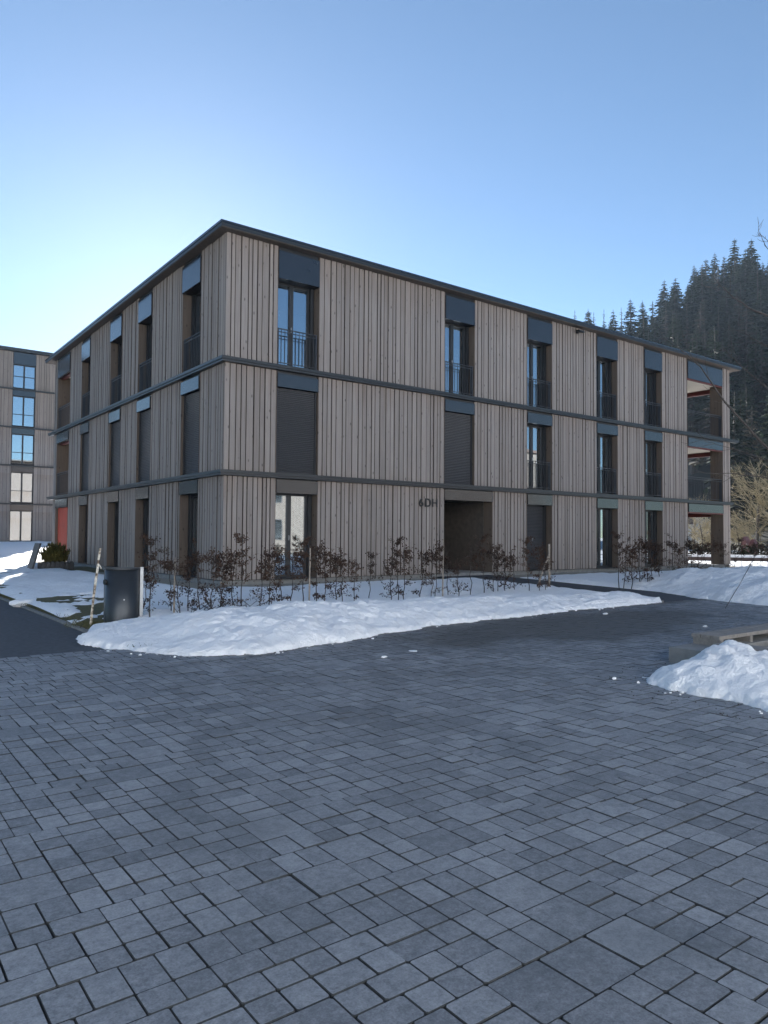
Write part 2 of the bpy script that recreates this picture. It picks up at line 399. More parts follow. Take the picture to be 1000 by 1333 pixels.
def stone_geo(mb, w_, h_, z, tone, rng, rich):
    g = .0019; c = rng.uniform(.003, .010); bv = .0022
    def jit(): return rng.uniform(-.0016, .0016)
    x0, x1, y0, y1 = g+jit(), w_-g+jit(), g+jit(), h_-g+jit()
    if rich:
        def ring(i, zz):
            return [(x0+c+i, y0+i, zz), (x1-c-i, y0+i, zz), (x1-i, y0+c+i, zz), (x1-i, y1-c-i, zz), (x1-c-i, y1-i, zz), (x0+c+i, y1-i, zz), (x0+i, y1-c-i, zz), (x0+i, y0+c+i, zz)]
        n = 8
    else:
        def ring(i, zz): return [(x0+i, y0+i, zz), (x1-i, y0+i, zz), (x1-i, y1-i, zz), (x0+i, y1-i, zz)]
        n = 4
    vs = ring(0, -.03)+ring(0, z-.0032)+ring(bv, z)
    fs = [tuple(range(2*n, 3*n))]
    for k in range(2):
        for i in range(n): fs.append((k*n+i, k*n+(i+1) % n, (k+1)*n+(i+1) % n, (k+1)*n+i))
    return vs, fs
cache = {}
restmb = MB(); k = 0
for (off, z, x, y, a, b) in vis:
    tone = random.betavariate(2.2, 2.2)
    dz = random.uniform(-.0022, .0022)
    if k < 300 and not off:
        v = random.randint(0, 3)
        if (a, b, v) not in cache:
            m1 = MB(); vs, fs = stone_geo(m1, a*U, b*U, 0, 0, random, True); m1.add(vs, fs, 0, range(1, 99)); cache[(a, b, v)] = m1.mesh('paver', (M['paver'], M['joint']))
        o = link('paver', cache[(a, b, v)], plaza); o.location = (x*U, y*U, dz); o.color = (tone, 0, 0, 1); k += 1
        o.rotation_euler = (random.gauss(0, .004), random.gauss(0, .004), random.gauss(0, .002))
    else:
        vs, fs = stone_geo(None, a*U, b*U, 0, 0, random, z < 6 and not off)
        sx, sy = random.gauss(0, .004), random.gauss(0, .004)
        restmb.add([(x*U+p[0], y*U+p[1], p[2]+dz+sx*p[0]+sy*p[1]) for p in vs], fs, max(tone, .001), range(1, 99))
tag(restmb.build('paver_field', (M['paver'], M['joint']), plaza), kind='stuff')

# ------------------------------------------------------------------ the apartment building
Z0, ZL1, ZL2, ZR = .28, 3.21, 6.21, 9.71
ZB = [Z0, ZL1, ZL2]; ZT = [3.07, 6.07, 9.555]        # storey bottoms / undersides of ledges
LR, LL = 25.95, 18.60                                   # facade lengths
FR = lambda s, d, z: (CX+s, CY+d, z)
FL = lambda s, d, z: (CX+d, CY+s, z)
bld = thing('apartment_building', 'three storey apartment building clad in grey weathered vertical larch boards, nearest in view', 'building', (0, 0, 0))
openR = [(1.56, 2.90), (7.76, 9.10), (11.73, 13.08), (15.74, 17.09), (18.95, 20.25), (22.25, 25.27)]
openL = [(1.66, 3.00), (5.62, 6.92), (8.72, 10.04), (12.72, 13.98), (15.84, 18.00)]
def secs(op, length):
    e = [0]+[v for o in op for v in o]+[length]; return [(e[i], e[i+1]) for i in range(0, len(e), 2)]
core = MB(); revealmb = MB()
DEP = .42
boards = []
for F, op, length, nm in ((FR, openR, LR, 'R'), (FL, openL, LL, 'L')):
    for fl in range(3):
        ops = list(op)
        if nm == 'R' and fl == 0: ops[1] = (7.76, 9.97)
        for (s0, s1) in secs(ops, length):
            zb, zt = ZB[fl]+.02, ZT[fl]-.002
            c0 = s0+(.082 if s0 == 0 else .02); c1 = s1-.02
            d1 = DEP
            if s1 == length: d1 = .62                      # corner pillar of the loggia
            ztc = (ZL1-.012, ZL2-.012, 9.54)[fl]
            if nm == 'L' and s0 == 0: c0 = DEP+.082          # right facade's wall fills the corner
            core = MB(); core.box(c0, c1, .082, d1-.02, ZB[fl]+.002, ztc-.14, F); core.build('wall', M['dark'], bld)
            for ss, sg, has in ((s0, 1, s0 > 0), (s1, -1, s1 < length)):   # wooden reveals
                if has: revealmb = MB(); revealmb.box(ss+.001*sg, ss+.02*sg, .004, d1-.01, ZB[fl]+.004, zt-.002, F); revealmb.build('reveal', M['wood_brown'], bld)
            if nm == 'L' and s0 == 0: s0 = .052
            s = s0
            ws = []
            while s < s1-.001:
                wd = random.choices([.13, .16, .19, .23], [3, 5, 5, 1])[0]
                ws.append(wd); s += wd
            kf = (s1-s0)/sum(ws); s = s0
            for wd in ws:
                boards.append((nm, fl, s, wd*kf, zb, zt)); s += wd*kf
# boards: the 300 that show largest are parts, the rest one part
def bsize(bd):
    F = FR if bd[0] == 'R' else FL
    a = topix(F(bd[2], 0, bd[4])); b = topix(F(bd[2]+bd[3], 0, bd[5])); return abs(a[0]-b[0])*abs(a[1]-b[1])
boards.sort(key=bsize, reverse=True)
def board_geo(F, w_, zb, zt):
    g = .017; b = .006
    x0, x1 = g*.5, w_-g*.5
    ring = [(x0, .05), (x0, b), (x0+b, 0), (x1-b, 0), (x1, b), (x1, .05)]
    vs = [F(x, d, zb) for x, d in ring]+[F(x, d, zt) for x, d in ring]; n = 6
    fs = [(i, (i+1) % n, (i+1) % n+n, i+n) for i in range(n)]+[tuple(range(n-1, -1, -1)), tuple(range(n, 2*n))]
    return vs, fs
clad = MB(); bcache = {}
for i, (nm, fl, s, wd, zb, zt) in enumerate(boards):
    dd = random.choice([0, .006, .013, .020]); tone = random.betavariate(2, 2)
    if i < 300:
        wq = round(wd/.004)*.004; key = (nm, fl, wq, s == 0)
        if s == 0 and nm == 'R': dd = 0
        if key not in bcache:
            F0 = (lambda x, d, z: (x, d, z)) if nm == 'R' else (lambda x, d, z: (d, x, z))
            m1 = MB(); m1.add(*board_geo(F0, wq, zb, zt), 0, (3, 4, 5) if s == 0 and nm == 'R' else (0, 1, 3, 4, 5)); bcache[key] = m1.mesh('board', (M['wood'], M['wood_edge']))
        o = link('board', bcache[key], bld); o.location = (CX+s, CY+dd, 0) if nm == 'R' else (CX+dd, CY+s, 0); o.color = (tone, 0, 0, 1)
    else:
        F = FR if nm == 'R' else FL
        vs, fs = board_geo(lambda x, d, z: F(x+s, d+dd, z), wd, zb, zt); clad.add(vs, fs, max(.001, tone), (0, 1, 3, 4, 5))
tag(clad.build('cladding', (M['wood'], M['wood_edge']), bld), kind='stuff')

# ledges, roof edge, plinth, floors, back walls
for zt, er, el in ((ZL1, .02, .55), (ZL2, .55, .55)):
    m1 = MB(); o_ = .15
    prof = (zt-.135, zt)
    x0, x1, y0, y1 = CX-o_, CX+LR+er, CY-o_, CY+LL+el
    m1.box(x0, x1, y0, CY+.05, zt-.075, zt-.0); m1.box(x0, CX+.05, CY+.051, y1, zt-.075, zt)
    m1.box(x0+.03, x1-.03, y0+.03, CY+.05, zt-.135, zt-.078); m1.box(x0+.03, CX+.05, CY+.051, y1-.03, zt-.135, zt-.078)
    m1.build('ledge', M['ledge'], bld)
rf = MB(); o_ = .27
rf.box(CX-o_, CX+LR+.55, CY-o_, CY+LL+.75, 9.575, 9.71)
roof = rf.build('roof', M['ledge'], bld)
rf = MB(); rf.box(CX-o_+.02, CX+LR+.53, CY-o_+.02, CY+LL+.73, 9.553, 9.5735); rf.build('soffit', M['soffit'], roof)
rf = MB()   # thin drip flashing along the two visible edges
rf.box(CX-o_-.02, CX+LR+.57, CY-o_-.02, CY-o_-.002, 9.66, 9.725); rf.box(CX-o_-.02, CX-o_-.002, CY-o_-.001, CY+LL+.77, 9.66, 9.725)
rf.build('flashing', M['metal'], roof)
pl = MB(); pl.box(CX-.01, CX+LR, CY+.10, CY+LL, -.3, Z0-.002); pl.build('plinth', M['concrete'], bld)
inn = MB()
for z in (ZL1-.2, ZL2-.2):
    inn.box(CX+.43, CX+LR-.05, CY+.43, CY+LL-.05, z, z+.17)
inn.box(CX+4.2, CX+21.9, CY+5.0, CY+5.2, Z0, 9.5); inn.box(CX+4.0, CX+4.18, CY+5.0, CY+14.9, Z0, 9.5)
inn.build('floor_slab', M['room'], bld)
bk = MB(); bk.box(CX+.05, CX+LR-3.3, CY+LL-.3, CY+LL, Z0, 9.54); bk.box(CX+LR-.3, CX+LR, CY+3.45, CY+LL-.32, Z0, 9.54)
# (the far left corner stays open for the loggia)
bk = MB(); bk.box(CX+2.4, CX+LR, CY+LL-.3, CY+LL, Z0, 9.54); bk.box(CX+LR-.3, CX+LR, CY+3.45, CY+LL-.32, Z0, 9.54)
bk.build('rear_wall', M['wood'], bld)

def lathe_bar(mb, F, s, d, z0, z1, hw=.007): mb.box(s-hw, s+hw, d-hw, d+hw, z0, z1, F)
def railing(F, s0, s1, z0, z1, d, post=True):
    m1 = MB(); m1.box(s0, s1, d-.02, d+.02, z1-.022, z1, F); m1.box(s0, s1, d-.012, d+.012, z1-.105, z1-.088, F); m1.box(s0, s1, d-.012, d+.012, z0+.06, z0+.08, F)
    if post:
        m1.box(s0, s0+.03, d-.018, d+.10, z0, z1-.024, F); m1.box(s1-.03, s1, d-.018, d+.10, z0, z1-.024, F)
    r_ = m1.build('railing', M['rail'], bld)
    n = max(2, round((s1-s0)/.118)); bm_ = None
    for i in range(1, n):
        s = s0+(s1-s0)*i/n
        if bm_ is None:
            m2 = MB(); m2.box(-.007, .007, -.007, .007, z0+.082, z1-.024); bm_ = m2.mesh('bar', M['rail'])
        o = link('bar', bm_, r_); o.location = F(s, d, 0)
    return r_
def window(F, s0, s1, zb, zt, d, curtain=None, room=True):
    fr_ = .07; mid = (s0+s1)/2-.02
    m1 = MB()
    m1.box(s0, s0+fr_, d, d+.09, zb, zt, F); m1.box(s1-fr_, s1, d, d+.09, zb, zt, F)
    m1.box(s0+fr_, s1-fr_, d, d+.09, zb, zb+fr_, F); m1.box(s0+fr_, s1-fr_, d, d+.09, zt-fr_, zt, F)
    m1.box(mid-.065, mid+.065, d-.012, d+.09, zb+fr_, zt-fr_, F)
    wn = m1.build('window', M['dark'], bld)
    for a, b in ((s0+fr_, mid-.065), (mid+.065, s1-fr_)):
        m2 = MB(); m2.box(a, b, d+.03, d+.05, zb+fr_, zt-fr_, F); m2.build('pane', M['glass'], wn)
    m3 = MB(); m3.box(mid-.02, mid+.0, d-.05, d-.013, zb+1.05, zb+1.19, F); m3.build('handle', M['steel'], wn)
    if curtain:
        a, b = curtain; m4 = MB(); n = max(6, int((b-a)/.03)); vs = []
        for i in range(n+1):
            s = a+(b-a)*i/n; dd = d+.22+.035*math.sin(i*1.9)+.015*math.sin(i*.7)
            vs += [F(s, dd, zb+.03), F(s, dd, zt-.02)]
        m4.add(vs, [(2*i, 2*i+2, 2*i+3, 2*i+1) for i in range(n)]); m4.build('curtain', M['curtain'], wn, True)
    return wn
def shutter(F, s0, s1, zb, zt, d, name='roller_shutter'):
    m1 = MB(); n = int((zt-zb)/.052); vs = []; h = (zt-zb)/n
    m1.box(s0, s0+.045, d-.03, d+.04, zb, zt, F); m1.box(s1-.045, s1, d-.03, d+.04, zb, zt, F)
    r_ = m1.build(name, M['dark'], bld)
    m2 = MB()
    for i in range(n):
        z = zb+i*h
        vs = []
        for s in (s0+.046, s1-.046):
            vs += [F(s, d+.012, z), F(s, d, z+.012), F(s, d-.004, z+h*.55), F(s, d+.012, z+h-.004), F(s, d+.02, z+h)]
        m2.add(vs, [(j, j+1, j+6, j+5) for j in range(4)])
    o = m2.build('slat', M['shutter'], r_); tag(o, kind='stuff')
    return r_
def panel(F, s0, s1, fl, z0, z1, rec=None):
    m1 = MB(); m1.box(s0+.004, s1-.03, -.035, .0, z0, z1, F)                     # proud metal cover
    o = m1.build('shutter_box', M['metal'], bld)
    m2 = MB(); m2.box(s1-.029, s1-.004, -.03, .30, z0-.01, z1, F); m2.box(s0+.02, s1-.03, .02, .40, z0+.012, ZT[fl]-.003, F)
    m2.build('side_cheek', M['dark'], o)
PZ = [(2.67, 3.035), (5.62, 5.985), (8.665, 9.43)]
REC = .34
for F, op, nm in ((FR, openR, 'R'), (FL, openL, 'L')):
    for fl in range(3):
        zb = ZB[fl]+.03; z0, z1 = PZ[fl]
        for i, (s0, s1) in enumerate(op):
            if (nm == 'R' and i == 5) or (nm == 'L' and i == 4): continue
            if nm == 'R' and fl == 0 and i == 1: continue
            panel(F, s0, s1, fl, z0, z1)
            a, b = s0+.021, s1-.021
            closed = fl == 1 and ((nm == 'R' and i < 2) or nm == 'L')
            sill = MB(); sill.box(a, b, .0, REC-.002, ZB[fl]+.003, zb, F); sill.build('sill', M['dark'], bld)
            if closed:
                shutter(F, a, b, zb+.002, z0-.004, .10); continue
            cur = None
            if nm == 'R' and fl == 0 and i == 2:
                shutter(F, a+.10, b-.10, zb+.002, z0-.05, REC-.045)
            if nm == 'R' and (i >= 3): cur = (a+.3, b-.25)
            if nm == 'R' and i == 2 and fl > 0: cur = (a+.75, b-.1)
            if nm == 'R' and i == 0 and fl == 0: cur = (a+.9, b-.1)
            window(F, a+.03, b-.11, zb, z0+.02, REC, cur)
            g_ = MB(); g_.box(b-.109, b-.002, REC-.08, REC+.09, zb, z0, F); g_.box(a, a+.029, REC-.02, REC+.09, zb, z0, F); g_.build('guide_rail', M['dark'], bld)
            if fl > 0: railing(F, a+.005, b-.02, zb, ZB[fl]+1.06, .05)
# entrance recess
m1 = MB(); m1.box(7.764, 9.94, -.035, 0, 2.70, 3.035, FR); m1.box(7.764, 9.94, .001, .3, 2.70, 2.73, FR); e_ = m1.build('entrance_fascia', M['metal'], bld)
m2 = MB(); m2.box(9.941, 9.966, -.03, .3, 2.69, 3.035, FR); m2.box(7.78, 9.94, .02, .4, 2.731, 3.065, FR); m2.build('side_cheek', M['dark'], e_)
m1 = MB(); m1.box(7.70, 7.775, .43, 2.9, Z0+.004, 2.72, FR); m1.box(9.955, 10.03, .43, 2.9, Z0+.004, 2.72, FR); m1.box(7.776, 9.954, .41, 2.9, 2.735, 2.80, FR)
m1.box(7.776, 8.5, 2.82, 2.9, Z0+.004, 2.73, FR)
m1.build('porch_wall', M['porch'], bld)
m1 = MB(); m1.box(8.502, 9.953, 2.84, 2.9, Z0+.004, 2.73, FR); dr = m1.build('entrance_door', M['dark'], bld)
m1 = MB(); m1.box(8.62, 9.84, 2.825, 2.838, Z0+.2, 2.5, FR); m1.build('pane', M['glass'], dr)
m1 = MB(); m1.box(7.79, 9.93, .43, 2.82, Z0-.0, Z0+.02, FR); m1.build('porch_floor', M['concrete'], bld)

# corner loggia on the right
lg = MB(); s0, s1 = 22.25, 25.95
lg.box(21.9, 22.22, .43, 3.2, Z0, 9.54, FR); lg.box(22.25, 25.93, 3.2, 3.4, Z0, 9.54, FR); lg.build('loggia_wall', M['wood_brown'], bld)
for fl in range(3):
    z0, z1 = PZ[fl]
    m1 = MB(); m1.box(22.27, 25.20, -.035, .0, z0, z1, FR); o = m1.build('loggia_fascia', M['metal'], bld)
    m2 = MB(); m2.box(25.205, 25.262, -.02, .1, z0-.02, ZT[fl]-.003, FR); m2.box(22.27, 25.20, .002, .12, z0+.001, ZT[fl]-.004, FR); m2.build('side_cheek', M['dark'], o)
    m1 = MB(); m1.box(22.24, 25.93, .14, 3.18, z0+.06, z0+.12, FR); m1.build('loggia_ceiling', M['cream'], bld)
    m1 = MB(); m1.box(22.24, 25.26, .0, .10, z0-.055, z0-.005, FR); m1.box(25.75, 25.93, .66, 3.19, z0-.14, z0+.055, FR); m1.box(22.24, 25.6, 3.02, 3.19, z0-.10, z0+.055, FR)
    m1.build('loggia_beam', M['darkred'], bld)
    if fl:
        m1 = MB(); m1.box(22.24, 25.93, .06, 3.2, ZB[fl]-.12, ZB[fl]+.01, FR); m1.build('loggia_floor', M['concrete'], bld)
        railing(FR, 22.27, 25.24, ZB[fl]+.02, ZB[fl]+1.06, .06)
        G = lambda s, d, z: (CX+25.88+d, CY+s, z)
        railing(G, .66, 3.18, ZB[fl]+.02, ZB[fl]+1.06, 0.0)
# inner face boards of the pillars
m1 = MB()
for z0, z1 in ((ZB[0]+.02, PZ[0][1]), (ZB[1]+.02, PZ[1][1]), (ZB[2]+.02, PZ[2][1])):
    for k in range(4): m1.box(25.25, 25.268, .01+.152*k, .01+.152*k+.146, z0, z1, FR); m1.box(25.31+.152*k, 25.31+.152*k+.146, .605, .622, z0, z1, FR)
m1.build('pillar_cladding', M['wood_brown'], bld)
# corner loggia far left
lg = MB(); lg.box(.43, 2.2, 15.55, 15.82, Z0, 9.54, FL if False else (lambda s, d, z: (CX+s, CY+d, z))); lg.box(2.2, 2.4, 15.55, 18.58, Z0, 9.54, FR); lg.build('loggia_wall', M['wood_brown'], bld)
for fl in range(3):
    z0, z1 = PZ[fl]
    m1 = MB(); m1.box(15.86, 17.92, -.035, .0, z0 if fl != 2 else 8.62, z1, FL); o = m1.build('loggia_fascia', M['metal'], bld)
    m2 = MB(); m2.box(17.925, 17.99, -.02, .1, z0-.02, ZT[fl]-.003, FL); m2.box(15.86, 17.92, .002, .12, z0+.001, ZT[fl]-.004, FL); m2.build('side_cheek', M['dark'], o)
    m1 = MB(); m1.box(15.84, 18.58, .14, 2.2, z0+.06, z0+.12, FL); m1.build('loggia_ceiling', M['cream'], bld)
    m1 = MB(); m1.box(15.84, 17.98, .14, .3, z0-.06, z0+.055, FL); m1.build('loggia_beam', M['darkred'], bld)
    if fl:
        m1 = MB(); m1.box(15.84, 18.58, .06, 2.2, ZB[fl]-.12, ZB[fl]+.01, FL); m1.build('loggia_floor', M['concrete'], bld)
        railing(FL, 15.86, 17.98, ZB[fl]+.02, ZB[fl]+1.06, .06)
m1 = MB()
for k in range(5): m1.box(15.86+.426*k, 15.86+.426*k+.418, .12, .15, Z0+.01, 2.66, FL)
m1.build('red_door', M['red'], bld)

# gravel strip round the building
ap = MB(); ap.box(CX-1.0, PX0-.08, CY-1.15, CY+.1, -.2, .150); ap.box(CX-1.0, CX, CY+.101, CY+LL, -.2, .151); ap.box(PX1+.08, CX+LR+1, CY-1.15, CY+.1, -.2, .150)
tag(ap.build('gravel_strip', M['gravel']), kind='structure')
# house number, stands proud of the boards
hn = thing('house_number', 'dark letters 6DH fixed to the boards left of the entrance', 'sign', FR(6.66, -.03, 2.45))
def letter(txt, x, h, bold, par, name):
    cu = bpy.data.curves.new('txt', 'FONT'); cu.body = txt; cu.size = h/.69; cu.extrude = .012; cu.offset = .007 if bold else .0015
    t = bpy.data.objects.new('txt', cu); COL.objects.link(t); dg = bpy.context.evaluated_depsgraph_get(); dg.update()
    me = bpy.data.meshes.new_from_object(t.evaluated_get(dg)); bpy.data.objects.remove(t); bpy.data.curves.remove(cu)
    me.transform(Matrix.Rotation(R(90), 4, 'X')); me.materials.clear(); me.materials.append(M['black'])
    o = link(name, me, par); o.location = (x, 0, 0); return o
letter('6', 0, .255, True, hn, 'digit'); letter('D', .235, .255, True, hn, 'letter'); letter('H', .53, .255, None, hn, 'letter')
sp_ = thing('security_lamp', 'small black lamp on the boards just under the roof edge', 'lamp', FR(14.5, -.02, 9.36))
m1 = MB(); m1.box(-.04, .04, -.06, .02, -.03, .05); m1.build('bracket', M['black'], sp_)
m1 = MB(); m1.hexa([(-.15, -.26, -.03), (.15, -.26, -.03), (.15, -.065, .0), (-.15, -.065, .0), (-.15, -.24, .05), (.15, -.24, .05), (.15, -.065, .07), (-.15, -.065, .07)]); m1.build('lamp_head', M['black'], sp_)

# ------------------------------------------------------------------ neighbouring building
nb = thing('neighbour_building', 'five storey larch clad apartment building standing behind on the left', 'building')
NY, NX0, NX1, NB = 63.3, -2.4, 16.6, .75
NZ = [.78, 3.84, 6.86, 9.87, 12.88]; NT = 16.05
nop = [(11.15, 12.80), (6.2, 7.85), (1.2, 2.85)]
core = MB(); clad = MB(); led = MB()
for fl in range(5):
    zb = NZ[fl]; zt = NZ[fl+1]-.10 if fl < 4 else NT-.28
    es = [NX0]+sorted(v for o in nop for v in o)+[NX1]
    for k in range(0, len(es), 2):
        a, b = es[k], es[k+1]; core.box(a, b, NY+.05, NY+.45, zb, zt+.09)
        s = a
        while s < b-.02:
            wd = min(random.choice([.15, .19, .24, .3]), b-s); dd = random.choice([0, .015, .03])
            clad.box(s+.01, s+wd-.01, NY+dd, NY+.049, zb+.02, zt, tone=max(.001, random.betavariate(2, 2))); s += wd
    for (a, b) in nop:
        ph = .45 if fl < 4 else .95
        m1 = MB(); m1.box(a+.01, b-.01, NY-.03, NY+.02, zt-ph, zt); o = m1.build('shutter_box', M['metal'], nb)
        m1 = MB(); d = NY+.14; z0 = zb+.06; z1 = zt-ph
        m1.box(a, a+.07, d, d+.1, z0, z1); m1.box(b-.07, b, d, d+.1, z0, z1); m1.box(a+.07, b-.07, d, d+.1, z0, z0+.07); m1.box(a+.07, b-.07, d, d+.1, z1-.07, z1); m1.box((a+b)/2-.06, (a+b)/2+.06, d, d+.1, z0+.07, z1-.07)
        wn = m1.build('window', M['dark'], nb)
        for p, q in ((a+.07, (a+b)/2-.06), ((a+b)/2+.06, b-.07)):
            m2 = MB(); m2.box(p, q, d+.03, d+.05, z0+.07, z1-.07); m2.build('pane', M['glass'], wn)
        if fl:
            m2 = MB(); m2.box(a+.02, b-.02, d-.04, d-.02, z0+.93, z0+.97); m2.build('rail', M['rail'], wn)
    if fl: led.box(NX0-.1, NX1+.1, NY-.14, NY+.05, NZ[fl]-.10, NZ[fl])
core.build('wall', M['dark'], nb); tag(clad.build('cladding', M['wood'], nb), kind='stuff'); led.build('ledge', M['ledge'], nb)
m1 = MB(); m1.box(NX0-.3, NX1+.3, NY-.3, NY+14, NT-.24, NT); m1.build('roof', M['ledge'], nb)
m1 = MB(); m1.box(NX0, NX0+.3, NY+.46, NY+13.6, NB, NT-.26); m1.box(NX1-.3, NX1, NY+.46, NY+13.6, NB, NT-.26); m1.box(NX0, NX1, NY+13.4, NY+13.7, NB, NT-.26)
for z in NZ[1:]: m1.box(NX0+.31, NX1-.31, NY+.46, NY+13.3, z-.2, z-.02)
m1.box(NX0+.31, NX1-.31, NY+4, NY+4.2, NB, NT-.3)
m1.build('rear_wall', M['room'], nb)
m1 = MB(); m1.box(NX0, NX1, NY+.02, NY+13.5, -.4, NZ[0]-.01); m1.build('plinth', M['concrete'], nb)

# unseen blocks outside the frame, added or enlarged for bounce light and reflections
hs = thing('bounce_house', 'unseen white plastered block opposite, enlarged to bounce sunlight onto the shaded plaza', 'house')  # house opposite, made whiter, taller and nearer to bounce light into the shade
HY = -16.0
m1 = MB(); m1.box(-48, 19, HY-14, HY, -.2, 14.2); m1.build('wall', M['plaster'], hs)
m1 = MB(); m1.box(-48.7, 19.3, HY-14.7, HY+.3, 14.21, 14.5); m1.build('roof', M['tile'], hs)
m2_ = MB(); m2_.box(-48, 19, HY, HY+.06, -.2, .5); m2_.build('plinth', M['concrete'], hs)
m1 = MB(); m1.box(0, 1.5, 0, .06, 0, 1.7); wmesh = m1.mesh('window', M['dark']); m1 = MB(); m1.box(.09, 1.41, .061, .07, .09, 1.61); pmesh = m1.mesh('pane', M['glass'])
hs2 = thing('reflection_block', 'unseen larch clad block added opposite to darken reflections in panels and corner window', 'house')  # added so the right facade's panels and panes mirror a darker wall
m1 = MB(); m1.box(22, 60, HY-14, HY, -.2, 10.4); m1.build('wall', M['larch_far'], hs2)
m1 = MB(); m1.box(21.6, 60.4, HY-14.4, HY+.4, 10.41, 10.7); m1.build('roof', M['tile'], hs2)
hs3 = thing('reflection_block', 'unseen larch clad block added beyond the left edge to darken ground floor panel reflections', 'house')  # added off to the left so the lower metal panels mirror something dark
m1 = MB(); m1.box(-46, -7, 74, 86, -.2, 9.2); m1.build('wall', M['larch_far'], hs3)
m1 = MB(); m1.box(-46.4, -6.6, 73.6, 86.4, 9.21, 9.5); m1.build('roof', M['tile'], hs3)
for x in np.arange(-44, -9, 4.3):
    for z in (1.0, 3.9, 6.8):
        f_ = link('window', wmesh, hs3); f_.location = (x, 73.998, z); f_.rotation_euler = (0, 0, R(180)); q_ = link('pane', pmesh, f_)
for x in np.arange(-46, 58, 4.1):
    if 17 < x < 23: continue
    for z in (1.1, 4.1, 7.1, 10.1):
        if x > 20 and z > 8: continue
        f_ = link('window', wmesh, hs if x < 20 else hs2); f_.location = (x, HY+.002, z); q_ = link('pane', pmesh, f_)
# ------------------------------------------------------------------ snow
def lawn_snow_h(x, y):
    g = .02+.12*sstep(PLY1, 16.0, y)+.62*sstep(24, 58, y)*(1-sstep(18, 40, x))
    n = fbm(x*.55, y*.55, 3, 5); n2 = fbm(x*3.1, y*3.1, 11, 4)
    edge = np.minimum(x-ASX-.12, 4)                          # snow thins out towards the lane
    th = .10+.16*(n-.5)+.07*(n2-.5)
    th = th-.12*np.exp(-np.maximum(edge, 0)/.45)-.0*y
    # bare grass patches near the lane
    for (ax, ay, rx, ry, k) in ((4.4, 15.8, .6, 1.6, .22), (3.8, 13.4, .45, 1.0, .20), (4.2, 19.6, .4, 1.5, .05), (3.4, 12.1, .3, .5, .22), (9.6, 12.55, 5.5, .28, .05)):
        th = th-k*np.exp(-(((x-ax)/rx)**2+((y-ay)/ry)**2)**1.3)*np.clip(3.2*fbm(x*2.6, y*2.6, 41, 4)-1.0, 0, 1.1)
    th = np.where(edge < 0, -.2, th)
    # not on the gravel strip, the path or the plaza
    s1 = np.minimum.reduce([x-(CX-1.05), CX+LR+1.1-x, y-(CY-1.2), CY+LL+.1-y])
    th = np.where(s1 > 0, -.25, np.where(s1 > -.5, th*(.35+1.3*(-s1)), th))
    sp = np.minimum(x-(PX0-.1), (PX1+.1)-x); th = np.where((sp > 0) & (y < CY), -.3, th)
    th = np.where((y < PLY1) & (x < PLX1), -.3, th)
    return np.where(th > -.15, g+th, g-.06)
def lawn_keep(x, y, z): return z > (.02+.12*sstep(PLY1, 16.0, y)+.62*sstep(24, 58, y)*(1-sstep(18, 40, x)))-.045
tag(sheet(axis((ASX, 16, .085), (16, 45, .25)), axis((PLY1-.3, 18, .085), (18, 26, .15)), lawn_snow_h, 'snow_lawn', M['snow'], lawn_keep), kind='stuff')
tag(sheet(axis((-12, 48, .6)), axis((26, 63.0, .5)), lawn_snow_h, 'snow_field', M['snow'], lambda x, y, z: lawn_keep(x, y, z) & ((y > 26))), kind='stuff')
tag(sheet(axis((45, 110, 2)), axis((-10, 70, 2)), lambda x, y: .1+.10*fbm(x*.2, y*.2, 5, 3)+.05*np.sin(x*.09), 'snow_meadow', M['snow'], lambda x, y, z: fbm(x*.12, y*.12, 9, 3) > .40), kind='stuff')
tag(sheet(axis((17.9, 45, .4)), axis((-8, 10.2, .4)), lambda x, y: .12+.08*fbm(x*.6, y*.6, 21, 4), 'snow_verge', M['snow']), kind='stuff')

def inside_sdf(X, Y, poly):
    P = np.array(poly); n = len(P); D = np.full(X.shape, 1e9); ins = np.zeros(X.shape, bool)
    for i in range(n):
        a, b = P[i], P[(i+1) % n]; e = b-a
        t = np.clip(((X-a[0])*e[0]+(Y-a[1])*e[1])/(e@e), 0, 1)
        D = np.minimum(D, np.hypot(X-a[0]-t*e[0], Y-a[1]-t*e[1]))
        c = ((a[1] > Y) != (b[1] > Y)) & (X < (b[0]-a[0])*(Y-a[1])/(b[1]-a[1]+1e-12)+a[0]); ins ^= c
    return np.where(ins, D, -D)
def bank(name, label, poly, hmax, res, rise, seed, base=lambda X, Y: 0*X):
    P = np.array(poly); x0, y0 = P.min(0)-.15; x1, y1 = P.max(0)+.15
    xs = np.arange(x0, x1, res); ys = np.arange(y0, y1, res)
    def h(X, Y):
        wob = .26*(fbm(X*1.9, Y*1.9, seed, 3)-.5)+.14*(fbm(X*9, Y*9, seed+3, 3)-.5)
        d = inside_sdf(X, Y, poly)+wob
        H = hmax(X, Y) if callable(hmax) else hmax
        prof = 1-np.exp(-np.maximum(d, 0)/rise*1.6)
        lump = .20*(fbm(X*1.3, Y*1.3, seed+7, 4)-.5)+.07*(np.abs(fbm(X*4.0, Y*4.0, seed+9, 4)-.5)*2-.3)+.06*(fbm(X*11, Y*11, seed+13, 4)-.5)
        z = H*prof*(1+.25*(fbm(X*.8, Y*.8, seed+5, 3)-.5))+lump*np.clip(d/.35, 0, 1)*np.minimum(1, H/.4)+.035*np.clip(d/.05, 0, 1)
        return base(X, Y)+np.where(d > 0, np.maximum(z, .012), -.03)
    o = sheet(xs, ys, h, name, M['bank'], lambda X, Y, Z: Z > base(X, Y)-.02)
    return tag(o, label, 'snow bank')
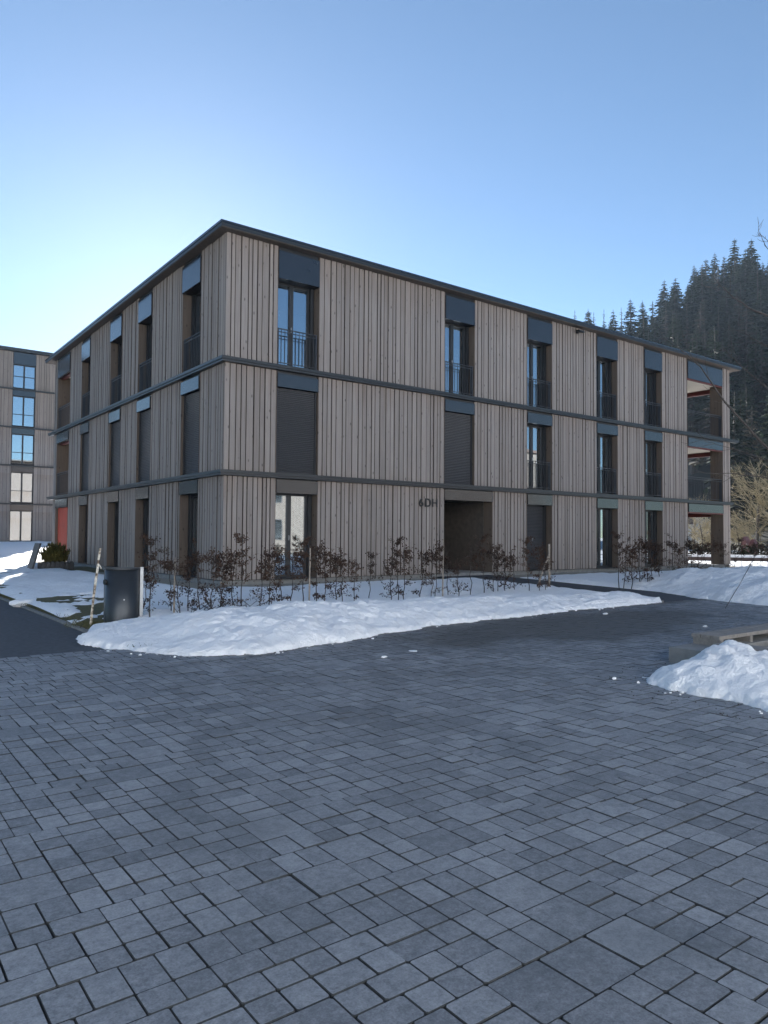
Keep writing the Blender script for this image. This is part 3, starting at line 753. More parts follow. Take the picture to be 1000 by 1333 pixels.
main_poly = [(2.75, 10.72), (3.1, 9.55), (3.55, 8.72), (4.3, 8.42), (5.6, 8.62), (7.0, 9.05), (8.6, 9.40), (11, 9.62), (13.2, 9.72), (15.2, 9.80), (15.75, 10.3), (15.5, 11.0), (13.5, 11.35), (10, 11.5), (7, 11.45), (5.0, 11.5), (3.9, 11.7), (3.2, 11.55)]
def main_h(X, Y): return .31+.07*np.exp(-((X-6)/2.2)**2)-.16*np.exp(-((X-3.1)/.9)**2)-.05*sstep(8.5, 12, X)
bank('snow_bank', 'long low shovelled snow bank between the plaza paving and the sapling row', main_poly, main_h, .034, 1.0, 31, lambda X, Y: .09*sstep(9.6, 11.5, Y))
right_poly = [(16.6, 7.2), (17.0, 9.0), (17.7, 10.6), (18.3, 12.0), (18.6, 13.4), (21.5, 13.6), (26, 13.2), (30, 12.8), (31, 10), (26, 6.0), (20, 4.2), (16.9, 4.8)]
bank('snow_bank', 'broad snow bank right of the entrance path in front of the far loggia', right_poly, lambda X, Y: .50+.12*np.exp(-((X-22)/3)**2), .075, 1.5, 57, lambda X, Y: .05*sstep(10, 13, Y))
pile_poly = [(7.02, 4.62), (6.75, 4.35), (6.62, 3.95), (6.58, 3.5), (6.60, 3.05), (6.75, 2.3), (7.3, 2.0), (8.0, 2.3), (8.42, 3.2), (8.46, 4.2), (8.36, 4.62), (8.0, 4.66), (7.5, 4.64)]
bank('snow_bank', 'rounded shovelled snow pile heaped against the concrete planter edge', pile_poly, lambda X, Y: (.22+.20*np.exp(-((Y-4.15)/.55)**2))*(.55+.45*sstep(6.7, 7.7, X)), .026, .50, 83)
def crumbs(poly, n, rng, name='snow_crumbs'):
    P = [Vector((a, b, 0)) for a, b in poly]; mb = MB(); k = 0
    while k < n:
        i = rng.randrange(len(P)); a, b = P[i], P[(i+1) % len(P)]
        if rng.random() > (b-a).length/2.4: continue
        p = a.lerp(b, rng.random()); off = rng.gauss(.02, .10) if rng.random() < .8 else rng.uniform(.1, .25); d = (b-a).normalized(); nrm = Vector((d.y, -d.x, 0)); p = p+nrm*off
        if p.y > PLY1 and p.x < 16: continue
        k += 1; r_ = min(.035, abs(rng.gauss(.006, .010))+.005)
        vs = []
        for q in ((1, 0, 0), (-1, 0, 0), (0, 1, 0), (0, -1, 0), (0, 0, 1), (.6, .6, .5), (-.6, .5, .6), (-.5, -.6, .5), (.5, -.6, .6)): vs.append(p+Vector(q)*r_*rng.uniform(.7, 1.3)+Vector((0, 0, r_*.2)))
        mb.add(vs, [(0, 5, 3+5), (0, 2, 5), (2, 6, 5), (2, 1, 6), (1, 7, 6), (1, 3, 7), (3, 8, 7), (3, 0, 8), (4, 5, 6), (4, 6, 7), (4, 7, 8), (4, 8, 5)])
    return tag(mb.build(name, M['snow']), kind='stuff')
_r = random.Random(3)
crumbs(main_poly, 70, _r); crumbs(right_poly, 30, _r); crumbs(pile_poly, 25, _r)
# dark grit thrown up with the snow, lying on the banks' lower slopes and on the paving beside them
gt = MB()
for poly, n in ((main_poly, 380), (pile_poly, 160)):
    for _ in range(n):
        i = _r.randrange(len(poly)); a, b = Vector(poly[i]), Vector(poly[(i+1) % len(poly)])
        d = (b-a).normalized(); p = a.lerp(b, _r.random())+Vector((d.y, -d.x))*_r.uniform(.0, .55)
        if p.y > PLY1: continue
        r_ = _r.uniform(.004, .012); z = .003
        gt.add([(p.x-r_, p.y, z), (p.x, p.y-r_, z), (p.x+r_, p.y, z), (p.x, p.y+r_*.8, z), (p.x, p.y, z+r_)], [(0, 1, 4), (1, 2, 4), (2, 3, 4), (3, 0, 4)])
tag(gt.build('grit', M['soil']), kind='stuff')
# small lumps of snow lying loose
def lump_mesh(seed):
    rr = random.Random(seed); bm_ = bmesh.new(); bmesh.ops.create_icosphere(bm_, subdivisions=2, radius=1)
    for v in bm_.verts:
        n = 1+.35*(rr.random()-.5); v.co = Vector((v.co.x*n*1.3, v.co.y*n, v.co.z*n*.6+.35))
    me = bpy.data.meshes.new('snow_lump'); bm_.to_mesh(me); bm_.free(); me.materials.append(M['snow']); return me
for i, (px, py, sz, lb) in enumerate([(918, 816, .03, 'small white snow lump alone on the dark paving beside the wooden bench'), (500, 856, .026, 'small snow lump fallen at the foot of the long bank'),
        (30, 789, .17, 'flat snow remnant lying on the asphalt beside the lawn edge'), (538, 848, .03, 'snow crumb on the foot of the bank'), (788, 800, .04, 'snow lump near the tapering end of the long bank')]):
    d = ray(px, py, 1)-EYE; t = -1.5/d.z; P = EYE+d*t
    o = link('snow_lump', lump_mesh(i)); o.location = (P.x, P.y, .0); o.scale = (sz*1.3, sz*(2.2 if i == 3 else 1), sz*(.5 if i == 3 else .9)); tag(o, lb, 'snow lump', 'loose snow lumps')

# tufts of winter grass where the snow has melted
gr = MB()
def tuft(x, y, z, n, h):
    for _ in range(n):
        a = random.uniform(0, 6.28); l = random.uniform(.5, 1)*h; bx, by = x+random.gauss(0, .05), y+random.gauss(0, .05)
        tx, ty = bx+math.cos(a)*l*.7, by+math.sin(a)*l*.7; wx, wy = -math.sin(a)*.006, math.cos(a)*.006
        gr.add([(bx-wx, by-wy, z), (bx+wx, by+wy, z), (tx, ty, z+l*.7)], [(0, 1, 2)])
for _ in range(900):
    ax, ay, rx, ry = random.choice([(4.35, 15.6, .45, 1.3), (3.75, 13.1, .35, .8), (3.45, 12.1, .25, .45), (3.3, 18, .08, 6)])
    tuft(random.gauss(ax, rx*.6), random.gauss(ay, ry*.6), .03+.02*random.random(), 5, .09)
tag(gr.build('grass_tufts', M['grassmat'], fix=False), kind='stuff')

# ------------------------------------------------------------------ waste bin and stakes
wb = thing('waste_bin', 'dark grey half round steel waste bin standing at the end of the snow bank', 'bin', (3.86, 12.28, .02)); wb.rotation_euler = (0, 0, R(-20))
def bin_ring(z, r_, n=20): return [(math.cos(math.pi+math.pi*i/n)*r_, math.sin(math.pi+math.pi*i/n)*r_*1.0, z) for i in range(n+1)]
m1 = MB(); n = 20; rr = .27
vs = bin_ring(.04, rr)+bin_ring(.90, rr)+bin_ring(.90, rr-.02)+bin_ring(.30, rr-.02)
fs = [(k*(n+1)+i, k*(n+1)+i+1, (k+1)*(n+1)+i+1, (k+1)*(n+1)+i) for k in range(3) for i in range(n)]
m1.add(vs, fs); m1.add(bin_ring(.04, rr), [tuple(range(n+1))]); m1.build('body', M['bin'], wb, True)
m1 = MB(); m1.add([(p[0]*1.0, p[1]*1.0, p[2]) for p in bin_ring(.905, rr+.006)]+bin_ring(.925, rr+.006), [tuple(range(n+1)), tuple(range(n+1, 2*n+2))]+[(i, i+1, n+2+i, n+1+i) for i in range(n)]); m1.build('lid', M['bin'], wb)
m1 = MB(); m1.box(-.28, .30, .035, .075, -.1, .93); m1.build('back_plate', M['bin'], wb)
m1 = MB(); m1.box(.285, .335, -.02, .034, -.1, .935); m1.build('post', M['steel'], wb)
m1 = MB(); m1.tube([(-.272*math.cos(R(28)), -.272*math.sin(R(28)), .70), (-.30*math.cos(R(28)), -.30*math.sin(R(28)), .70)], .045, 12); m1.build('ash_opening', M['black'], wb)
m1 = MB(); m1.tube([(.05, -.268, .42), (.05, -.278, .42)], .012, 8); m1.build('lock', M['steel'], wb)
def stake(pts, rad, mat, label, nm='stake', knots=False):
    t = thing(nm, label, 'stake', pts[0]); m1 = MB(); b = Vector(pts[0])
    q = [Vector(p)-b for p in pts]; fine = []; rads = []
    for i in range(len(q)-1):
        for k in range(5):
            f_ = k/5; p = q[i].lerp(q[i+1], f_); fine.append(p+Vector((random.gauss(0, .002), random.gauss(0, .002), 0))); rads.append(rad*random.uniform(.9, 1.1))
    fine.append(q[-1]); rads.append(rad*.85)
    m1.tube(fine, rads, 7); m1.build('pole', mat, t); return t
def birch_mat():
    m, n, b = NM('peeling_birch'); g = n.nodes.new('ShaderNodeNewGeometry'); mp = nd(n, 'ShaderNodeMapping'); mp.inputs['Scale'].default_value = (14, 14, 26); L(n, g.outputs['Position'], mp.inputs[0])
    no = noise(n, mp.outputs[0], 1.0, 4); rp = ramp(n, no.outputs[0], [(.38, (.10, .07, .05)), (.5, (.42, .36, .28)), (.62, (.62, .58, .5))]); L(n, rp.outputs[0], b.inputs['Base Color']); b.inputs['Roughness'].default_value = .85; return m
M['birch'] = birch_mat()
t = stake([(3.33, 12.15, -.05), (3.37, 12.13, .5), (3.45, 12.10, 1.27)], .020, M['birch'], 'pale peeling birch stake leaning beside the waste bin')
m1 = MB(); m1.tube([(.10, -.045, 1.06), (.125, -.05, 1.03), (.15, -.055, .98)], [.014, .012, .008], 6); m1.build('branch_stub', M['birch'], t)
def on_row(px, y=12.4):
    d = ray(px, 700, 1)-EYE; return EYE.x+d.x*(y/d.y)
for px, h, lb in ((400, 1.28, 'thin pale wooden stake in front of the ground floor corner window'), (573, 1.45, 'thin pale stake just left of the porch opening'), (225, 1.1, 'slim grey stake right of the waste bin')):
    x = on_row(px); stake([(x, 12.3, -.05), (x+.01, 12.3, h)], .016, M['palewood'], lb)
x = on_row(715, 13.0); t = stake([(x, 13.0, -.05), (x, 13.0, 1.32)], .034, M['palewood'], 'wooden stake with diagonal brace beside the entrance path')
m1 = MB(); m1.tube([(-.48, .1, .0), (-.03, .0, 1.05)], .025, 6); m1.build('brace', M['palewood'], t)

# ------------------------------------------------------------------ hornbeam saplings
def sapling_meshes(seed, h, bushy):
    rr = random.Random(seed); st = MB(); fo = MB()
    pts = [Vector((0, 0, -.05))]; n = 7
    for i in range(1, n+1): pts.append(Vector((rr.gauss(0, .015), rr.gauss(0, .015), h*i/n)))
    st.tube(pts, [.010*(1-.75*i/n)+.002 for i in range(n+1)], 5)
    def leaf(p):
        d = Vector((rr.gauss(0, 1), rr.gauss(0, 1), rr.gauss(-.3, .8))).normalized(); s = Vector((rr.gauss(0, 1), rr.gauss(0, 1), rr.gauss(0, 1))).cross(d).normalized()
        l = rr.uniform(.024, .052); wd = l*.34; up_ = d.cross(s)*l*.22
        fo.add([p, p+d*l*.5+s*wd+up_, p+d*l, p+d*l*.5-s*wd+up_], [(0, 1, 2), (0, 2, 3)])
    nb_ = 26 if bushy else 19
    for i in range(nb_):
        f_ = rr.choice([rr.uniform(.10, .42), rr.uniform(.48, .97), rr.uniform(.6, 1.0), rr.uniform(.55, .95)]); z = h*f_
        a = rr.uniform(0, 6.28); l = rr.uniform(.10, .26)*(1.25-.55*f_)*(1.25 if bushy else 1)
        e = Vector((math.cos(a)*l, math.sin(a)*l, z+l*rr.uniform(.1, .9))); m_ = Vector((math.cos(a)*l*.5, math.sin(a)*l*.5, z+l*rr.uniform(.1, .4)))
        st.tube([(0, 0, z), m_, e], [.0045, .003, .0015], 4, cap=False)
        b0 = Vector((0, 0, z))
        for k in range(rr.randint(14, 26)):
            g_ = rr.uniform(.25, 1.05); p = b0.lerp(m_, g_*2) if g_ < .5 else m_.lerp(e, g_*2-1)
            leaf(p+Vector((rr.gauss(0, .022), rr.gauss(0, .022), rr.gauss(0, .022))))
    return st.mesh('stem', M['twig']), fo.mesh('foliage', M['hornbeam'], fix=False)
SV = [sapling_meshes(100+i, [1.12, 1.2, 1.05, 1.25, .95, 1.15][i], i % 2 == 0) for i in range(6)]
protos = []
def sapling(px, y, z, label, group, sc=1.0):
    v = random.randrange(6); x = on_row(px, y)
    t = thing('hornbeam_sapling', label, 'sapling', (x, y, z), group); t.rotation_euler = (random.gauss(0, .04), random.gauss(0, .04), random.uniform(0, 6.28)); t.scale = (sc*1.08, sc*1.08, sc*1.12)
    link('stem', SV[v][0], t); o = link('foliage', SV[v][1], t)
def lab(px):
    if px < 215: return 'brown leaved hornbeam sapling just right of the waste bin'
    if px < 300: return 'brown leaved hornbeam sapling in front of the building corner'
    if px < 362: return 'brown leaved hornbeam sapling before the boards left of the corner window'
    if px < 425: return 'brown leaved hornbeam sapling in front of the tall ground floor corner window'
    if px < 560: return 'brown leaved hornbeam sapling before the wide boarded wall left of the porch'
    if px < 642: return 'brown leaved hornbeam sapling in front of the dark porch opening'
    return 'brown leaved hornbeam sapling between the porch and the braced stake'
G1 = 'hornbeam saplings in a row behind the long snow bank'
for px in (187, 197, 226, 245, 262, 277, 303, 318, 340, 366, 380, 394, 413, 436, 445, 463, 482, 520, 528, 547, 560, 584, 597, 612, 630, 643, 660, 672, 688, 703, 712, 236, 290, 352, 425, 508, 568, 650):
    thin = px in (187, 463, 482)
    sapling(px+random.uniform(-2, 2), 12.4+random.gauss(0, .12), .10, lab(px), G1, random.uniform(.8, 1.0) if not thin else .72)
G2 = 'hornbeam saplings behind the right snow bank'
for px, y, s in ((806, 12.3, 1.05), (812, 12.6, 1), (822, 12.3, 1), (832, 12.5, 1.1), (842, 12.3, 1.05), (850, 12.6, 1.1), (858, 12.2, 1)):
    sapling(px, y, .12, 'bushy hornbeam sapling clumped beside the entrance path', G2, s)
for px in (876, 884, 893, 900, 908, 918, 927): sapling(px, 13.4, .30, 'brown leaved hornbeam sapling below the loggia openings', G2, .95)
for px in (944, 956, 966, 979, 990, 998): sapling(px, 13.6, .35, 'sparse hornbeam sapling right of the corner pillar', G2, .8)
ORD = 'first second third fourth fifth sixth seventh eighth ninth tenth eleventh twelfth thirteenth fourteenth fifteenth'.split(); NUM = 'zero one two three four five six seven eight nine ten eleven twelve thirteen fourteen fifteen'.split()
by = {}
for t in [o for o in COL.objects if o.name.startswith('hornbeam_sapling')]: by.setdefault(t['label'], []).append(t)
for lb, ts in by.items():
    where = lb[lb.index('sapling ')+8:].replace(', in front of the left facade', '')
    ts.sort(key=lambda t: topix(t.location)[0])
    for i, t in enumerate(ts):
        if len(ts) > 1: t['label'] = f'{ORD[i]} from left of {NUM[len(ts)]} hornbeam saplings {where}'
# cut twigs lying on the snow by the corner
tw = MB(); bx = on_row(282, 12.3)
for _ in range(60):
    a = random.uniform(0, 6.28); x, y = bx+random.gauss(.1, .35), 12.2+random.gauss(0, .25); l = random.uniform(.15, .4)
    tw.tube([(x, y, .13), (x+math.cos(a)*l, y+math.sin(a)*l, .15+random.uniform(0, .22))], .006, 4, cap=False)
tag(tw.build('twig_heap', M['twig']), 'loose heap of dark cut twigs on the snow by the corner', 'twigs', kind='stuff')

# ------------------------------------------------------------------ planter with bench at the right
pb = thing('planter_bench', 'low concrete planter with a weathered wooden bench on its rim', 'bench', (8.14, 5.05, 0))
m1 = MB(); m1.box(0, 7, -.42, 0, -.1, .185); m1.box(0, .42, -5, -.421, -.1, .185); m1.box(6.6, 7, -5, -.421, -.1, .185)
bm_ = bmesh.new(); o = m1.build('concrete_rim', M['concrete'], pb)
def plank(name, a, b, c, d, z0, z1):
    m1 = MB(); m1.box(a, b, c, d, z0, z1); return m1.build(name, M['bench'], pb)
for k in range(3): plank('plank', .50+.0*k, 6.5, -.115-.125*k, -.002-.125*k, .265, .31)
for k in range(9): plank('bearer', .52+.72*k, .58+.72*k, -.37, -.01, .186, .263)
for k in range(8):
    plank('slat', .53+.055*k*0, .56, -.36+.045*k, -.335+.045*k, .188, .262)
for k in range(3): plank('plank', .20+.105*k, .30+.105*k, -4.9, -.44, .20, .255)
plank('bearer', .22, .48, -4.8, -.46, .186, .199)
m1 = MB(); m1.box(.43, 6.59, -5, -.43, -.1, .06); m1.build('soil', M['soil'], pb)
def bed_h(x, y): return .12+.10*fbm((x)*1.4, y*1.4, 71, 4)
sb = sheet(np.arange(8.95, 14.6, .1), np.arange(.3, 4.45, .1), bed_h, 'snow_patch', M['snow']); tag(sb, 'smooth snow lying inside the planter behind the bench', 'snow')

# ------------------------------------------------------------------ planter box with golden conifer and leaning board, far left
pc = thing('planter_box', 'dark slatted planter box in front of the red door', 'planter', (6.35, 28.4, .2))
m1 = MB()
m1.box(-.35, .75, -.3, .3, 0, .26); m1.build('box', M['black'], pc)
for k in range(7):
    m2 = MB(); m2.box(-.35+.16*k, -.35+.16*k+.10, -.335, -.301, .0, .30); m2.build('slat', M['dark'], pc)
sh = thing('conifer_shrub', 'rounded yellow green dwarf conifer growing in the dark planter box', 'shrub', (6.5, 28.4, .44))
m1 = MB(); m1.tube([(0, 0, 0), (.02, 0, .5)], .03, 5); m1.build('stem', M['bark'], sh)
m1 = MB()
for _ in range(2600):
    u = Vector((random.gauss(0, 1), random.gauss(0, 1), random.gauss(0, 1))).normalized()
    lob = .82+.16*math.sin(4*u.x+7*u.z+1)*math.cos(5*u.y-3*u.z)+.12*math.sin(11*u.x-9*u.z); p = Vector((u.x*.52*lob, u.y*.40*lob, .30+u.z*.42*lob))*random.uniform(.55, 1.05); q = p+Vector((u.x*.05, u.y*.05, .10+.05*random.random())); s = Vector((random.gauss(0, 1), random.gauss(0, 1), 0)).normalized()*.022
    m1.add([p-s, p+s, q], [(0, 1, 2)])
m1.build('foliage', M['goldneedle'], sh, fix=False)
lb_ = MB(); lb_.hexa([(5.72, 28.3, .2), (5.78, 28.3, .2), (5.78, 29.1, .2), (5.72, 29.1, .2), (5.98, 28.3, 1.15), (6.04, 28.3, 1.15), (6.04, 29.1, 1.15), (5.98, 29.1, 1.15)])
tag(lb_.build('leaning_board', M['dark']), 'dark board leaning against the planter box on the left', 'board')
d = ray(84, 727, 1)-EYE; P = EYE+d*((.25-1.5)/d.z)
o = link('snow_lump', lump_mesh(55)); o.location = (P.x, P.y, .2); o.scale = (.11, .11, .13); tag(o, 'snow lump at the foot of the red door', 'snow lump', 'loose snow lumps')

# ------------------------------------------------------------------ bare tree whose branches reach in from the right
bt = thing('bare_tree', 'bare dark twigs of a leafless tree reaching in from the edge', 'tree', (9.6, 3.2, .1))
BT = Vector((9.6, 3.2, .1))
m1 = MB(); m1.tube([(0, 0, -.2), (.03, .02, 1.0), (-.02, .05, 2.2), (.05, .0, 3.4), (.0, .05, 4.6), (.05, 0, 5.6)], [.085, .072, .06, .048, .03, .012], 9); m1.build('trunk', M['bark'], bt)
def branch(pix, r0_, start=None, jit=.004, tl=1.0):
    pts = [ray(px, py, d)-BT for px, py, d in pix]
    if start is not None: pts = [Vector(start)]+pts
    fine = []
    for i in range(len(pts)-1):
        for k in range(6): fine.append(pts[i].lerp(pts[i+1], k/6)+Vector((random.gauss(0, jit), random.gauss(0, jit), random.gauss(0, jit))))
    fine.append(pts[-1]); n = len(fine); m1 = MB(); m1.tube(fine, [r0_*(1-.85*i/(n-1)) for i in range(n)], 5)
    # side twigs
    for i in range(4, n-2, 2):
        d = (fine[i+1]-fine[i-1]).normalized(); s = d.cross(Vector((random.gauss(0, 1), random.gauss(0, 1), random.gauss(0, 1)))).normalized()
        l = random.uniform(.06, .30)*tl; p = fine[i]; q = p+(d*.8+s*.7).normalized()*l; e = q+(d*.5+s*.5+Vector((0, 0, .4))).normalized()*l*.5
        m1.tube([p, q, e], [.0026, .002, .0012], 4, cap=False)
    return m1.build('branch', M['twig'], bt)
branch([(1090, 640, 8.2), (1000, 585, 8.0), (945, 525, 7.9), (912, 478, 7.8), (884, 452, 7.7)], .022, (.0, .03, 1.9))
branch([(1090, 460, 8.3), (1000, 412, 8.1), (974, 400, 8.1), (950, 383, 8.0), (934, 368, 8.0)], .017, (.0, .02, 3.5))
branch([(1080, 360, 8.0), (1010, 335, 7.9), (998, 322, 7.9), (988, 300, 7.9), (987, 288, 7.9)], .008, (.05, .0, 4.4), tl=.3)
branch([(1060, 330, 7.7), (1004, 318, 7.7), (993, 308, 7.7), (984, 305, 7.7)], .006, (.05, .0, 4.5), tl=.3)
branch([(1080, 640, 7.6), (1000, 622, 7.5), (960, 617, 7.5), (900, 615, 7.5)], .012, (.0, .03, 1.8))
branch([(1090, 560, 8.6), (1000, 506, 8.5), (960, 472, 8.4), (938, 448, 8.4)], .011, (.0, .03, 2.4))
branch([(1080, 520, 7.2), (1000, 600, 7.3), (930, 577, 7.4), (905, 572, 7.4)], .007, (.0, .03, 2.4))
branch([(1090, 470, 7.9), (1000, 452, 7.9), (975, 437, 7.9), (958, 418, 7.9)], .008, (.0, .03, 3.2))
# thin cane in the right snow bank
d0 = ray(984, 722, 14.5); stake([ray(944, 792, 14.0), ray(966, 756, 14.2), d0], .006, M['twig'], 'thin dark cane leaning out of the right snow bank')

# ------------------------------------------------------------------ hill, forest, far things on the right
def crest(az): return np.interp(az, [30, 44, 50, 53, 57, 59.5, 62, 66, 75, 90], [14, 28, 36, 39, 42, 50, 53, 50, 48, 44])
def hill_h(az, r): return .2+crest(az)*sstep(88, 205, r)*(1-.25*sstep(215, 420, r))
azs = np.arange(26, 100, 1.5); rs = axis((86, 230, 6), (230, 600, 40))
A, Q = np.meshgrid(azs, rs); X = Q*np.sin(np.radians(A)); Y = Q*np.cos(np.radians(A)); Z = hill_h(A, Q)+1.6*(fbm(X*.06, Y*.06, 2, 3)-.5)*sstep(90, 120, Q)-.3*(Q < 90)
nx, ny = len(azs), len(rs); idx = np.arange(nx*ny).reshape(ny, nx)
me = bpy.data.meshes.new('hill'); me.from_pydata(np.stack([X, Y, Z], -1).reshape(-1, 3).tolist(), [], np.stack([idx[:-1, :-1], idx[:-1, 1:], idx[1:, 1:], idx[1:, :-1]], -1).reshape(-1, 4).tolist())
me.materials.append(M['hill']); tag(link('hill', me), kind='structure')

def conifer(seed, h, wide, sparse, mat):
    rr = random.Random(seed); tr = MB(); cr = MB()
    tr.tube([(0, 0, -1), (rr.gauss(0, .1), rr.gauss(0, .1), h*.5), (0, 0, h)], [h*.014, h*.009, .03], 6)
    nl = int(34*(1-.35*sparse)); z0 = h*rr.uniform(.12, .22) if sparse < .5 else h*.3
    for i in range(nl):
        f_ = (i+rr.uniform(-.3, .3))/nl; f_ = max(0, min(.995, f_)); z = z0+(h-z0)*f_
        rad = wide*((1-f_)**.75)*(.55+.45*min(1, f_*6+.4))*rr.uniform(.75, 1.15)+.15
        nbr = rr.randint(6, 9) if sparse < .5 else rr.randint(2, 5)
        a0 = rr.uniform(0, 6.28)
        for k in range(nbr):
            a = a0+6.283*k/nbr+rr.gauss(0, .25); l = rad*rr.uniform(.6, 1.15); dr = rr.uniform(.10, .42)*l
            d = Vector((math.cos(a), math.sin(a), 0)); s = Vector((-d.y, d.x, 0))
            zz = z+rr.gauss(0, .12)
            P = [Vector((0, 0, zz))+d*(l*t)+Vector((0, 0, -dr*t*t+.10*l*t)) for t in (0.05, .4, .75, 1.0)]
            wv = [.10, .30, .24, .02]
            for j in range(3):
                wa, wb_ = wv[j]*l*.55, wv[j+1]*l*.55; hang = Vector((0, 0, -.16*l))
                cr.add([P[j]-s*wa, P[j]+s*wa, P[j+1]+s*wb_, P[j+1]-s*wb_], [(0, 1, 2, 3)])
                if j < 2 or rr.random() < .5:
                    for sg in (-1, 1):
                        b_ = P[j+1]; t_ = b_+s*sg*l*rr.uniform(.22, .42)+d*l*rr.uniform(.05, .25)+hang*rr.uniform(.4, 1.4)
                        cr.add([P[j]+s*sg*wa*.4, b_+d*.12*l, t_], [(0, 1, 2)])
                if rr.random() < .6: cr.add([P[j], P[j+1], (P[j]+P[j+1])*.5+hang*rr.uniform(1, 2.2)], [(0, 1, 2)])
    return tr.mesh('trunk', M['bark']), cr.mesh('crown', mat, fix=False)
CV = [conifer(1, 21, 3.7, 0, M['needle']), conifer(2, 23, 3.9, 0, M['needle']), conifer(3, 18, 3.6, .1, M['needle']), conifer(4, 22, 3.2, .2, M['needle']), conifer(5, 20, 4.2, 0, M['needle']), conifer(6, 24, 3.6, .15, M['needle'])]
SVs = [conifer(11, 21, 1.9, .9, M['needle']), conifer(12, 19, 2.2, .9, M['needle_brown']), conifer(13, 23, 1.8, .8, M['needle'])]
LV = [conifer(21, 17, 2.6, .6, M['needle_brown']), conifer(22, 19, 2.4, .6, M['needle_brown'])]
placed = []
def roof_y(px): return 287+(px-290)*.2864*1.0
cnt = 0
def put_tree(az, r, v, label, sc, name, group, force=False):
    global cnt
    x, y = r*math.sin(R(az)), r*math.cos(R(az)); z = float(hill_h(np.array(az), np.array(r)))-.3
    H = max(c[2] for c in v[1].vertices.data.vertices[:1]) if False else 21*sc
    px, py, dz = topix((x, y, z+H))
    if not force:
        if px < 700 or px > 1075: return False
        if px < 952 and py > 287+(px-290)*.2864-3: return False
    t = thing(name, label, 'tree', (x, y, z), group); t.rotation_euler = (random.gauss(0, .015), random.gauss(0, .015), random.uniform(0, 6.28)); t.scale = (sc*random.uniform(1.0, 1.25),)*2+(sc,)
    link('trunk', v[0], t); link('crown', v[1], t); cnt += 1; return True
pts = []
tries = 0
while tries < 9000 and cnt < 285:
    tries += 1
    az = random.uniform(47, 69.5); r = math.sqrt(random.uniform(98**2, 216**2))
    x, y = r*math.sin(R(az)), r*math.cos(R(az))
    if az < 57.5 and r > 196 and random.random() < .55: continue
    if any((x-a)**2+(y-b)**2 < (3.5 if az > 57.5 else 4.2)**2 for a, b in pts): continue
    sc = random.uniform(.62, 1.02)
    if az < 57.5 and r > 180 and random.random() < .75: ok = put_tree(az, r, random.choice(SVs), 'slender thinly branched tree on the ridge above the roof line', sc, 'ridge_tree', 'thin trees along the ridge')
    elif random.random() < .17: ok = put_tree(az, r, random.choice(LV), 'leafless brownish larch among the dark spruces on the hillside', sc, 'larch_tree', 'bare larches on the hillside')
    else: ok = put_tree(az, r, random.choice(CV), 'dark green spruce in the dense wood covering the hillside', sc, 'spruce_tree', 'spruces on the hillside')
    if ok: pts.append((x, y))
put_tree(61.45, 203, CV[5], 'tallest spruce on the skyline, rising above its neighbours', .93, 'spruce_tree', 'spruces on the hillside', True)
print('trees', cnt, tries)

# bare sunlit trees and shrubs at the foot of the hill
def bare_tree_mesh(seed, h, spread, n0):
    rr = random.Random(seed); st = MB(); tw_ = MB()
    st.tube([(0, 0, -.3), (rr.gauss(0, .1), 0, h*.3), (rr.gauss(0, .2), 0, h*.62)], [h*.02, h*.014, h*.006], 6)
    def rec(p, d, l, lev):
        q = p+d*l; s = d.cross(Vector((rr.gauss(0, 1), rr.gauss(0, 1), rr.gauss(0, 1)))).normalized()*(.016*(4-lev)*.55+.006)
        tw_.add([p-s, p+s, q+s*.5, q-s*.5], [(0, 1, 2, 3)])
        s2 = d.cross(s).normalized()*s.length; tw_.add([p-s2, p+s2, q+s2*.5, q-s2*.5], [(0, 1, 2, 3)])
        if lev >= 4: return
        for _ in range(rr.randint(3, 4)):
            nd_ = (d+Vector((rr.gauss(0, .55), rr.gauss(0, .55), rr.gauss(.12, .4)))).normalized(); rec(p+d*l*rr.uniform(.5, 1), nd_, l*rr.uniform(.55, .82), lev+1)
    for i in range(n0):
        a = rr.uniform(0, 6.28); z = h*rr.uniform(.06, .6); e = rr.uniform(.15, 1.0)
        rec(Vector((0, 0, z)), Vector((math.cos(a)*spread, math.sin(a)*spread, e)).normalized(), h*rr.uniform(.13, .22), 1)
    return st.mesh('trunk', M['bark']), tw_.mesh('crown', M['lichen'], fix=False)
BV = [bare_tree_mesh(1, 8, .8, 22), bare_tree_mesh(2, 7, .9, 22), bare_tree_mesh(3, 4, 1.1, 24)]
for px, dep, v, s, lb in ((985, 62, 0, 1.15, 'beige leafless tree at the foot of the wooded hill, beyond the corner pillar'), (1008, 58, 1, 1.3, 'beige leafless tree half cut by the edge of the view'), (962, 66, 2, 1.1, 'low beige bare bush right of the corner pillar'),
        (975, 70, 2, 1.3, 'rounded beige bush behind the faded red panels'), (915, 64, 2, 1.15, 'straw coloured bare bush seen under the ground floor loggia'), (904, 72, 0, .85, 'bare tree seen through the middle loggia opening'), (928, 60, 2, .8, 'small straw coloured bush next to the corner pillar'), (1040, 60, 0, 1.2, 'bare beige tree outside the right edge')):
    P = ray(px, 712, dep); t = thing('bare_shrub', lb, 'tree', (P.x, P.y, .1)); t.rotation_euler = (0, 0, random.uniform(0, 6.28)); t.scale = (s,)*3
    link('trunk', BV[v][0], t); link('crown', BV[v][1], t)
